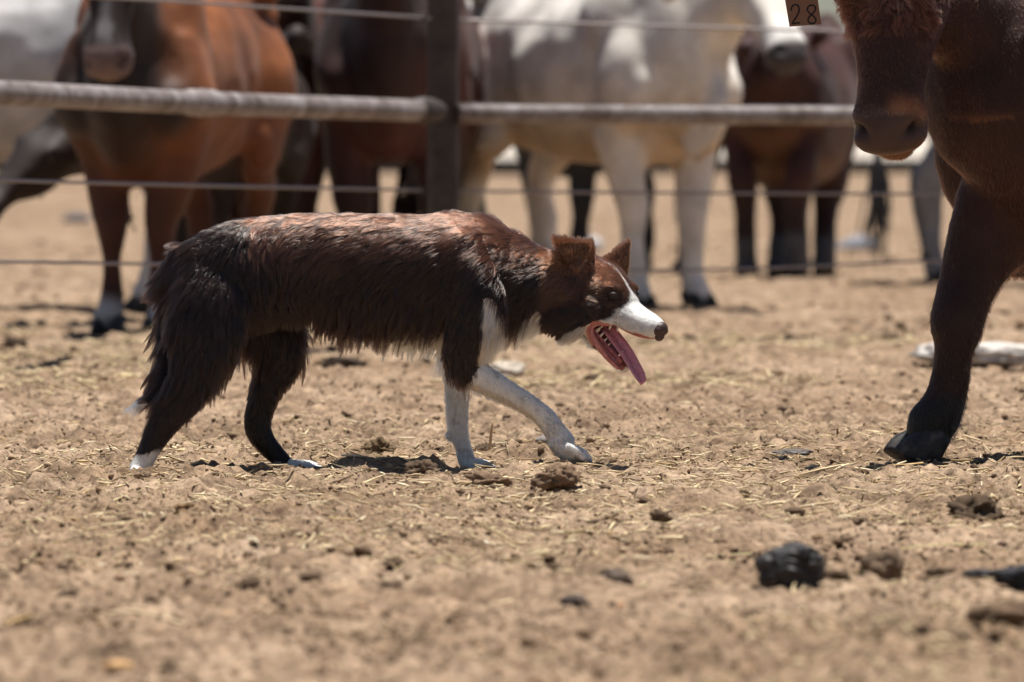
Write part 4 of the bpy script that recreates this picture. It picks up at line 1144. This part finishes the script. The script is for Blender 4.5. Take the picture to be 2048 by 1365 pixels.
# ------------------------------------------------------------------ lumps on the ground
def lump(name, label, cat, px, py, w, h, col, seed, group=None, rough=.95, ridges=0, depth=.9, bump=.7, pos=None, sub=4, spec=.08, sharp=.3):
    import bmesh
    d = ground_d(py); k = d / FPX
    c = PX(px, py, d)
    bm = bmesh.new(); bmesh.ops.create_icosphere(bm, subdivisions=sub, radius=1)
    v = np.array([x.co for x in bm.verts])
    rw, rh = w * k / 2, h * k
    nz = 1 + sharp * noise3(v * 1.6 + seed * 9.1, 71) + sharp * .6 * noise3(v * 3.6 + seed, 72) + sharp * .45 * noise3(v * 8 + seed, 73) + sharp * .28 * noise3(v * 17 + seed, 74)
    if ridges: nz = nz + .10 * np.sin((v[:, 2] * 1.0 + v[:, 0] * .25 + .12 * noise3(v * 3, 7)) * ridges) * sm(v[:, 0], -.2, .2)
    v = v * nz[:, None] * np.array([rw, rw * depth, rh * .55])
    v[:, 2] += rh * .42
    z0 = float(height(np.array([c[0]]), np.array([c[1]]))[0])
    for x, y in zip(bm.verts, v): x.co = y
    me = bpy.data.meshes.new(name); bm.to_mesh(me); bm.free()
    me.polygons.foreach_set('use_smooth', [True] * len(me.polygons))
    M = Mat(name + '_surface', rough, spec); co = M.coord()
    a = np.array(col)
    cc = M.ramp(M.noise(40 / max(.03, rw) * .05, 5, .65, co), [(.3, tuple(a * .5)), (.55, tuple(a)), (.75, tuple(np.minimum(a * 1.45, .8)))])
    M.color(cc); M.bump(M.noise(14 / max(.02, rw) * .1, 6, .7, co), bump, rw * .12)
    o = link(name, me, M.m); o.location = (c[0], c[1], z0)
    tag(o, label, cat, group)
    return o

def build_lumps():
    DUNG = (.040, .036, .034)
    lump('dung_lump', 'dark grey ridged dried dung lump on the near dirt', 'dung', 1580, 1186, 140, 88, (.036, .033, .033), 1, ridges=22, rough=.55, spec=.3, sub=5, sharp=.17, bump=.35)
    lump('dung_lump', 'flat brown foot of dung against the ridged grey lump', 'dung', 1648, 1176, 90, 34, (.10, .068, .045), 2)
    lump('dirt_lump', 'round brown dirt lump beside the ridged grey dung', 'dirt lump', 1766, 1166, 84, 62, (.16, .112, .075), 3)
    lump('dung_lump', 'dark grey dung lump cut by the edge of the picture', 'dung', 2042, 1186, 100, 46, (.045, .045, .05), 4, sharp=.35)
    lump('dung_crust', 'thin grey curled crust beside the dark lump at the edge', 'dung', 1965, 1176, 70, 16, (.085, .082, .085), 5)
    lump('dirt_lump', 'brown dirt mound nearest the lower edge corner', 'dirt lump', 2010, 1282, 120, 52, (.17, .115, .075), 6)
    lump('dirt_lump', 'low dark clod just below the brown round lump', 'dirt lump', 1880, 1180, 60, 20, (.12, .082, .055), 7)
    lump('dirt_clod', 'crumbly brown clod in front of the lifted forepaw', 'dirt clod', 1116, 998, 76, 40, (.20, .132, .085), 8, sharp=.5)
    lump('dirt_clod', 'crumbly brown clod in front of the standing forepaw', 'dirt clod', 984, 988, 82, 32, (.20, .132, .085), 9, sharp=.5)
    lump('dirt_clod', 'dark clod behind the standing forepaw in the shadow', 'dirt clod', 846, 955, 58, 34, (.11, .075, .05), 10, sharp=.5)
    lump('dirt_clod', 'tufty straw and dung clod under the belly', 'dirt clod', 762, 922, 58, 34, (.15, .105, .06), 11, sharp=.55)
    lump('dirt_clod', 'small dark clod between the forelegs', 'dirt clod', 972, 914, 48, 22, (.11, .075, .05), 12, sharp=.5)
    lump('dirt_clod', 'small dark clod left of the standing foreleg', 'dirt clod', 888, 916, 40, 18, (.11, .075, .05), 13, sharp=.5)
    lump('stone', 'small smooth grey stone behind the lifted forepaw', 'stone', 1096, 914, 50, 26, (.24, .21, .20), 14, sharp=.15, rough=.8)
    lump('stone', 'grey stone lying in the blurred near dirt', 'stone', 1230, 1178, 66, 30, (.15, .115, .09), 15, sharp=.4)
    lump('stone', 'dark grey stone just in front of the other grey stone', 'stone', 1152, 1208, 56, 28, (.12, .095, .08), 16, sharp=.4)
    lump('stone', 'tiny orange brick chip near the two grey stones', 'stone', 1244, 1210, 22, 10, (.42, .17, .07), 17, sharp=.2)
    lump('rock', 'broad flat pale rock behind the brown leg of the standing cow', 'rock', 1960, 738, 240, 46, (.50, .46, .42), 18, sharp=.26, depth=.8, bump=.5)
    lump('rock', 'pale flat rock seen behind the reaching foreleg', 'rock', 1000, 762, 96, 40, (.52, .45, .37), 19, sharp=.25, depth=.8, bump=.5)
    lump('dung_pat', 'grey-blue dried dung pat behind the dark clod at right', 'dung', 1582, 926, 78, 16, (.17, .15, .14), 20, sharp=.4)
    lump('stone', 'bluish grey stone far behind the wires', 'stone', 1712, 502, 78, 34, (.30, .30, .33), 21, sharp=.3)
    lump('stone', 'round pale stone behind the pricked ears', 'stone', 1182, 504, 46, 34, (.55, .53, .54), 22, sharp=.15)
    lump('stone', 'dark blue-grey stone left of the brown cow', 'stone', 152, 446, 52, 24, (.14, .145, .17), 23, sharp=.2)
    lump('dung_lump', 'small dark dung lump by the hoof shadow', 'dung', 30, 702, 40, 24, (.06, .042, .03), 24, sharp=.35)
    lump('dung_pat', 'dark dung pat on the dirt under the belly', 'dung', 690, 752, 80, 22, (.075, .055, .042), 25, sharp=.35)
    lump('dirt_clod', 'dark crumbly dung clod at the picture edge', 'dirt clod', 1950, 1046, 110, 44, (.095, .065, .043), 26, sharp=.55)
    lump('dirt_clod', 'low dark clod beneath the big hoof', 'dirt clod', 2012, 938, 80, 18, (.07, .05, .036), 27, sharp=.45)
    lump('dirt_clod', 'pointed dark clod in the blurred lower dirt', 'dirt clod', 555, 1294, 52, 34, (.10, .068, .045), 28, sharp=.4)
    lump('dirt_clod', 'dark clod at the bottom edge', 'dirt clod', 340, 1354, 46, 24, (.10, .068, .045), 29, sharp=.4)
    lump('wood_chip', 'pale orange chip at the bottom edge', 'wood chip', 232, 1360, 64, 18, (.62, .38, .19), 30, sharp=.15)
    lump('dirt_clod', 'dark flat clod near the left of the lower dirt', 'dirt clod', 136, 1196, 38, 16, (.09, .062, .042), 31, sharp=.4)
    lump('dirt_clod', 'dark clod with straw below the pale curved stalk', 'dirt clod', 172, 1034, 48, 26, (.13, .095, .05), 32, sharp=.55)
    lump('dirt_clod', 'brown clod under the curved stalk end', 'dirt clod', 376, 1044, 44, 22, (.20, .12, .065), 33, sharp=.5)
    lump('dirt_clod', 'dark clod just in front of the pushing hind paw', 'dirt clod', 344, 956, 34, 14, (.07, .05, .035), 34, sharp=.5)
    for i, (a, b, w, h) in enumerate([(720, 1118, 44, 18), (790, 1140, 46, 18), (780, 1190, 60, 24), (500, 1190, 34, 16), (490, 1165, 28, 12), (1290, 1022, 28, 12), (1320, 1045, 40, 22), (1590, 1040, 40, 16), (1720, 1060, 34, 14), (1100, 1245, 50, 16), (990, 1232, 40, 14), (1510, 1245, 60, 22), (1850, 1310, 40, 18), (1620, 1318, 36, 14), (1690, 1252, 60, 20), (100, 1068, 40, 14), (300, 1055, 34, 14), (620, 1185, 40, 18)]):
        lump('dirt_clod', CLOD_LABELS[i], 'dirt clod', a, b, w, h, (.13, .088, .058), 50 + i, 'small dark clods on the near dirt', sharp=.45, sub=3)

def build_stalks():
    pale, gold, green = (.72, .60, .36), (.60, .40, .17), (.42, .40, .15)
    L = [(258, 993, 450, 994, 3.0, pale, 0), (285, 964, 366, 958, 5, (.55, .38, .2), 0), (585, 962, 662, 968, 4, pale, .05), (358, 1034, 532, 1026, 3.0, (.58, .46, .25), -.16), (556, 1033, 668, 1032, 3.5, pale, .1),
         (155, 1229, 388, 1226, 8, (.60, .45, .25), 0), (10, 1258, 64, 1258, 9, gold, 0), (638, 1066, 702, 1054, 5, pale, .1), (968, 1084, 1006, 1080, 8, (.82, .74, .58), 0), (1660, 944, 1756, 951, 4, pale, 0),
         (1784, 966, 1846, 954, 5, gold, .08), (1676, 974, 1812, 990, 3, (.55, .40, .16), 0), (1440, 1050, 1476, 1044, 4, pale, 0), (1682, 1104, 1752, 1105, 7, (.60, .36, .15), 0), (1800, 1094, 1972, 1104, 4, (.55, .47, .20), 0),
         (1330, 1098, 1562, 1096, 3.5, green, .02), (1142, 990, 1216, 973, 3, pale, 0), (1196, 992, 1206, 974, 4, pale, 0), (60, 1022, 150, 1022, 3, green, .1), (0, 992, 34, 980, 5, pale, 0),
         (74, 918, 186, 912, 3.5, pale, .02), (405, 934, 420, 912, 6, (.70, .56, .30), 0), (630, 918, 680, 906, 4, pale, 0), (1000, 1140, 1022, 1128, 7, (.62, .48, .28), .2), (980, 1196, 1024, 1182, 7, (.66, .52, .3), .1),
         (1178, 1214, 1224, 1200, 7, (.66, .52, .3), 0), (1792, 1182, 1812, 1160, 7, (.6, .48, .28), .1), (940, 990, 1010, 994, 5, (.62, .46, .22), 0), (1420, 1044, 1560, 1046, 3, pale, .02), (780, 980, 900, 984, 3, (.6, .48, .26), .03),
         (1940, 976, 1985, 996, 2.5, pale, 0), (740, 958, 752, 940, 3, (.75, .68, .52), 0), (860, 1020, 960, 1000, 3, (.58, .46, .26), .05), (1100, 1075, 1160, 1066, 4, pale, 0), (1300, 985, 1420, 975, 2.5, (.6, .48, .26), .04)]
    for i, (x0, y0, x1, y1, w, col, bend) in enumerate(L):
        d0, d1 = ground_d(max(y0, y1)), ground_d(max(y0, y1)) + (abs(y1 - y0) > 14) * 0.0
        a, b = PX(x0, y0, d0), PX(x1, y1, d0)
        r = w * d0 / FPX / 2
        m = (a + b) / 2; m[2] += abs(bend) * np.linalg.norm(b - a) if bend < 0 else 0; m[1] -= bend * .3
        g = [float(height(np.array([p[0]]), np.array([p[1]]))[0]) for p in (a, m, b)]
        up = r * .8 + .002
        steep = abs(y1 - y0) > 14
        P = []
        for p, gg in zip((a, m, b), g):
            z = max(gg + up, p[2] if steep else gg + up) + (abs(bend) * np.linalg.norm(b - a) if (bend < 0 and p is m) else 0)
            P.append([p[0], p[1], z])
        P = np.array(P)
        if not steep and bend >= 0: P[1, 2] = max(P[1, 2], .5 * (P[0, 2] + P[2, 2]))
        A = Acc(); o = P[1]
        Q = catmull(P, 4); n = len(Q)
        nod = 1 + .12 * np.sin(np.arange(n) * 2.1 + i)
        A.loft(np.array([[*(q - o), r * .45 * k, r * k] for q, k in zip(Q, nod)]), (.1, -.5, 1), seg=8, sub=1, dome=.1)
        M = Mat('straw_stalk_surface', .5, .35); c = np.array(col)
        mp = M.n('ShaderNodeMapping'); mp.inputs['Scale'].default_value = (.15, 1, 1); M.l(M.coord(), mp.inputs[0])
        M.color(M.ramp(M.noise(220, 3, .6, mp.outputs[0]), [(.3, tuple(c * .65)), (.6, tuple(c)), (.8, tuple(np.minimum(c * 1.1, .85)))]))
        ob = link('straw_stalk', A.mesh('straw_stalk'), M.m); ob.location = o
        tag(ob, STALK_LABELS[i], 'straw stalk', 'long straw stalks on the dirt')
    # bent blade standing between the forelegs
    A = Acc(); d = ground_d(918)
    P = [PX(966, 920, d), PX(978, 905, d), PX(982, 870, d), PX(985, 845, d)]
    A.loft(np.array([[*(p - P[0]), .0012, r] for p, r in zip(P, (.003, .0035, .003, .0015))]), (0, 1, 0), seg=8, sub=4)
    o = link('dry_grass_blade', A.mesh('dry_grass_blade'), Mat('dry_blade', .5, .3, (.55, .38, .22)).m); o.location = P[0]
    tag(o, 'dry bent grass blade standing between the forelegs', 'grass blade')

def build_far():
    # pale dusty lane and dark low feed bunk at the back of the yard
    M = Mat('pale_lane_dust', .95, .1); M.color(M.ramp(M.noise(.6, 5, .6, M.coord()), [(.3, (.40, .35, .29)), (.7, (.50, .45, .39))]))
    me = bpy.data.meshes.new('lane'); me.from_pydata([(-90, 100, .05), (90, 100, .05), (90, 420, .05), (-90, 420, .05)], [], [(0, 1, 2, 3)])
    tag(link('lane', me, M.m), 'pale dusty lane beyond the yard', 'road', kind='structure')
    B = empty('feed_bunk', (0, 94.5, 0), 'low dark feed bunk line far behind the cattle', 'feed bunk')
    m = Mat('bunk_rubber', .8, .2); m.color(m.ramp(m.noise(3, 4, .6, m.coord()), [(.3, (.02, .02, .022)), (.7, (.06, .06, .065))]))
    A = Acc(); A.box((-30, -.3, .03), (30, -.24, .20)); link('front_board', A.mesh('front_board', False), m.m, B)
    A = Acc(); A.box((-30, .24, .03), (30, .3, .22)); link('back_board', A.mesh('back_board', False), m.m, B)
    A = Acc(); A.box((-30, -.237, .03), (30, .237, .06)); link('floor_board', A.mesh('floor_board', False), m.m, B)
# ------------------------------------------------------------------ the herd, each animal where it stands
def at_px(px, d): return ((px - 1024) * d / FPX, d - CAM_D)
def loc(p, at, heading, s):
    a = R(heading); q = np.array(p, float) - np.array([at[0], at[1], 0.0])
    return np.array([q[0] * math.cos(a) + q[1] * math.sin(a), -q[0] * math.sin(a) + q[1] * math.cos(a), q[2]]) / s
def locv(v, heading):
    a = R(heading); return np.array([v[0] * math.cos(a) + v[1] * math.sin(a), -v[0] * math.sin(a) + v[1] * math.cos(a), v[2]])

def build_herd():
    # orange-brown cow facing the lens behind the rail
    cow('orange-brown cow facing the fence, pale blaze on its dark face', (*at_px(360, 26.6), 0), 256, .93,
        coat_red((.27, .088, .025), (.06, .018, .009), (.17, .11, .10), sock=((.50, .48, .46), .17), blaze=((.14, .13, .13), .03), amount=.6, fore=(.020, .010, .008), low=.95),
        head=dict(poll=(1.06, .06, 1.45), f=(.30, .03, -.95), n=(.95, .05, .3)), stance=.55, legs={'fr': .03, 'hl': -.1}, seed=1, girth=.76)
    # black-brown cow behind it with its head down to the left
    a, h, s = at_px(452, 28.6), 260, .82
    pl = loc(PX(112, 236, 27.25), a, h, s); mz = loc(PX(-20, 372, 27.1), a, h, s)
    cow('black-brown cow lowering its head past the orange-brown cow', (*a, 0), h, s, coat_red((.030, .016, .011), (.012, .008, .007), (.02, .014, .012), amount=.5),
        head=dict(poll=tuple(pl), f=tuple(mz - pl), n=tuple(locv((-.55, -.75, .4), h))), stance=.6, seed=2, ear_droop=-.6)
    # pale grey cow behind on the left
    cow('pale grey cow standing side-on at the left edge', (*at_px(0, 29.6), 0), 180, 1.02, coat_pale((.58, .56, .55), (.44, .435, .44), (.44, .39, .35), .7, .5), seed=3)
    # maroon cows between the brown cow and the post
    cow('maroon cow facing the fence just behind the orange-brown cow', (*at_px(556, 31.2), 0), 272, 1.0, coat_red((.115, .038, .026), (.028, .012, .010), (.08, .05, .045), amount=.8),
        head=dict(poll=(.98, 0, 1.55), f=(.75, 0, -.6)), stance=.55, seed=4)
    cow('dark maroon cow facing the fence next to the steel post', (*at_px(800, 29.9), 0), 268, 1.04, coat_red((.10, .034, .026), (.022, .010, .009), (.08, .05, .045), amount=.9),
        head=dict(poll=(.98, 0, 1.58), f=(.75, 0, -.6)), stance=.85, seed=5, legs={'fl': .05}, girth=.84)
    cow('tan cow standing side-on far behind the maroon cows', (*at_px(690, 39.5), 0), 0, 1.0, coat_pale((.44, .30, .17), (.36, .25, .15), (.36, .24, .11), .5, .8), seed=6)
    # cream cow turned three-quarters to the lens
    a = at_px(1172, 30.2); h = -59
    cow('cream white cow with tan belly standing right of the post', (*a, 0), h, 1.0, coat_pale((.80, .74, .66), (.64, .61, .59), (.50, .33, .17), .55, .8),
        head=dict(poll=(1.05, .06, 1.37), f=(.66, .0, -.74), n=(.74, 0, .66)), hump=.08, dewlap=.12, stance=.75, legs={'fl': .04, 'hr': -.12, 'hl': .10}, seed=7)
    cow('black cow standing far behind the cream white cow', (*at_px(1222, 36.8), 0), 238, .86, coat_red((.016, .015, .015), (.010, .010, .010), (.02, .018, .018), amount=.5), stance=.8, seed=8,
        head=dict(poll=(1.0, 0, 1.5), f=(.75, 0, -.6)))
    # dark red cow on the right beyond the rail
    a = at_px(1582, 36.6); h = 78
    cow('dark red cow with greyish feet beyond the rail, rump to the fence', (*a, 0), h, .90, coat_red((.075, .022, .014), (.022, .009, .008), (.06, .04, .035), sock=((.075, .078, .09), .24), belly=(.14, .065, .03), amount=.7), seed=9, stance=.75, belly=.12, girth=.95, leg_r=1.6, legs={'fl': -.3, 'fr': -.3},
        tail=[(-.74, 0, 1.20), (-.84, .04, 1.10), (-.88, .14, .86), (-.90, .22, .62), (-.92, .26, .50)])
    cow('slate grey cow mostly hidden behind the near red-brown cow', (*at_px(2118, 34.4), 0), 0, .95, coat_pale((.20, .205, .22), (.13, .135, .15), (.2, .19, .19), .6, .3), seed=10)
    near_cow()

def near_coat(v, n, u, hv, w, hm):
    c = coat_red((.046, .0140, .0075), (.018, .0066, .0045), (.075, .042, .034), sock=((.010, .009, .009), .20), amount=.55)(v, n, u, hv, w, hm)
    lip = hm * sm(u, .50, .53) * sm(w, -.06, -.10); c = c * (1 - lip[:, None]) + np.array([.20, .095, .042]) * lip[:, None]
    lit_patch = hm * sm(u, .40, .44) * sm(u, .475, .455) * sm(hv * noseside, -.01, .03); c = c * (1 - lit_patch[:, None]) + np.array([.26, .11, .045]) * lit_patch[:, None]  # sunlit orange patch painted above the nostrils, one side only
    return c
noseside = 1.0
def near_cow():
    s, h = .82, 200
    at = (1.55, .43)
    W = lambda px, py, d: loc(PX(px, py, d), at, h, s)
    def leg(lst): return [(*W(a, b, d), r0 / 985 / s, r1 / 985 / s, r2 / 985 / s) for a, b, d, r0, r1, r2 in lst]
    fl = leg([(2100, 200, 16.42, 60, 150, 130), (2060, 330, 16.34, 80, 150, 140), (2012, 430, 16.28, 78, 120, 110), (1964, 505, 16.25, 62, 84, 80), (1934, 570, 16.23, 54, 58, 60), (1918, 628, 16.22, 50, 56, 50), (1912, 662, 16.22, 50, 56, 48), (1906, 700, 16.22, 39, 38, 42), (1897, 750, 16.22, 33, 35, 42), (1884, 800, 16.22, 36, 40, 48), (1868, 842, 16.22, 45, 54, 56), (1848, 880, 16.22, 43, 44, 44)])
    po = W(1768, -150, 15.95); f = locv((-.02, -.20, -.98), h); n = locv((-.26, -.94, .22), h)
    root, me, H, hd = cow('dark red-brown cow with a numbered ear tag standing close on the right', (*at, 0), h, s,
        near_coat,
        head=dict(poll=tuple(po), f=tuple(f), n=tuple(n), s=1.16, lu=.86, neck=.74), legs={'fl': fl, 'fr': -.42, 'hl': -.05}, voxel=.0105, seed=11, detail=True, girth=1.0, leg_r=1.0, hoof=1.12,
        extra=[(tuple(W(2050, 330, 16.36)), (.16, .13, .20)), (tuple(W(2010, 415, 16.32)), (.13, .11, .14)), (tuple(W(2010, 465, 16.36)), (.12, .12, .10)), (tuple(W(1990, 300, 16.45)), (.16, .13, .2)), (tuple(W(2040, 490, 16.42)), (.12, .12, .08))])
    po, f, l, nn, hs, lu = hd; f = f / lu; hf_ = hs * lu
    for c in root.children:
        if c.name.startswith('hoof') or c.name.startswith('dewclaw'): pass
    # short coat, curly on the forehead
    def params(p, nr):
        q = p - po; u, v, w = q @ f / hf_, q @ l / hs, q @ nn / hs
        hm = (u > -.06) & (u < .60) & (np.abs(v) < .16) & (np.abs(w + .09) < .2)
        D = np.where(hm[:, None], f[None] * 1.0 + l[None] * (np.sign(v) * .35)[:, None], np.array([-.35, 0, -1.0])[None])
        curl = hm & (u < .26) & (w > -.07) & (np.abs(v) < .10)
        sw = noise3(p * 30, 91); sw2 = noise3(p * 30 + 50, 92)
        D = np.where(curl[:, None], f[None] * (.6 + .8 * sw)[:, None] + l[None] * (1.2 * sw2 + np.sign(v) * .4)[:, None], D)
        L = np.where(curl, .030, np.where(hm, .010, .014)); L = np.where(hm & (u > .44), .006, L)
        col = coat_red((.044, .0140, .0075), (.018, .0066, .0045), (.12, .056, .032), sock=((.010, .009, .009), .20), amount=.55)(p, nr, u, v, w, hm)
        col = np.where(hm[:, None], col * np.array([2.0, 1.8, 1.6]), col)
        col = np.where((curl & (sw > 0))[:, None], col * 2.2, col)
        return dict(D=D, length=L, lift=np.where(curl, .5, .18), clump=np.where(curl, .6, .3), grav=np.where(curl, .3, .05), col=col, jit=np.full(len(p), .14), thick=np.where(curl, 1.2, 1.0), wave=np.full(len(p), .35))
    R_ = np.array(root.matrix_basis)
    a_ = R(h)
    def weight(c, nr):
        wx = at[0] + s * (c[:, 0] * math.cos(a_) - c[:, 1] * math.sin(a_)); wy = at[1] + s * (c[:, 0] * math.sin(a_) + c[:, 1] * math.cos(a_)); wz = s * c[:, 2]
        px = 1024 + wx * FPX / (CAM_D + wy); py = HOR + (CAM_H - wz) * FPX / (CAM_D + wy)
        vis = (px > 1560) & (px < 2150) & (py > -140) & (py < 900)
        q = c - po; u, v, w = q @ f / hf_, q @ l / hs, q @ nn / hs
        bare = (u > .468) & (w > -.105) & (np.abs(v) < .07)
        hd_ = (u > -.06) & (u < .6) & (np.abs(v) < .16) & (np.abs(w + .09) < .2)
        return vis * np.where(hd_, 3.0, 1.0) * np.where(bare, 0, 1.0) + 1e-9
    make_fur('hair', me, 90000, 9000, params, fur_material('cow_hair', .34, .5), root, weight, K=5, seed=21, radius=.00030)
    # ear tag 28 hanging from the ear on the picture's left
    tagm = Mat('tag_plastic', .45, .4, (.20, .095, .055)); ink = Mat('tag_ink', .6, .3, (.006, .006, .007))
    d = 15.93
    A = Acc()
    out = [(1566, -24), (1632, -26), (1643, 49), (1579, 54)]
    fr = [W(a, b, d) for a, b in out]; bk = [W(a, b, d + .003) for a, b in out]
    A.add(np.array(fr + bk), [(3, 2, 1, 0), (4, 5, 6, 7), (0, 1, 5, 4), (1, 2, 6, 5), (2, 3, 7, 6), (3, 0, 4, 7)])
    A.loft(np.array([[*W(1592, -26, d + .0015), .0015, .012], [*W(1594, -46, d + .0015), .0015, .009]]), norm(W(1592, 0, d + 1) - W(1592, 0, d)), seg=10, sub=2)
    t = link('ear_tag', A.mesh('ear_tag', False), tagm.m, root); t['label'] = 'brown ear tag with a handwritten 28'
    for st in ([(1582, 22), (1584, 14), (1590, 10), (1597, 13), (1598, 23), (1593, 34), (1585, 47), (1592, 47), (1600, 46)],
               [(1631, 14), (1625, 11), (1617, 13), (1615, 21), (1620, 28), (1628, 34), (1632, 41), (1628, 47), (1620, 47), (1616, 41), (1619, 34), (1627, 26), (1631, 19), (1630, 13)]):
        A = Acc(); q = catmull(np.array([W(a, b, d - .0006) for a, b in st]), 4)
        A.loft(np.array([[*p, .0006 / s, .0016 / s] for p in q]), norm(W(1592, 0, d + 1) - W(1592, 0, d)), seg=6, sub=1, dome=.2)
        o = link('numeral', A.mesh('numeral'), ink.m, t)
    A = Acc(); A.ball(W(1594, -40, d - .002), .009, seg=10, ring=7); link('tag_button', A.mesh('tag_button'), tagm.m, t)
    for px_ in (1800, 1850):
        q = PX(px_, 938, 16.22); CONTACT.append((q[0], q[1], q[2]))
# ------------------------------------------------------------------ assemble
build_herd()
dog = build_dog()
settle()
build_ground()
build_fence()
build_far()
build_clods()
build_crumbs()
build_straw()
build_flakes()
build_lumps()
build_stalks()
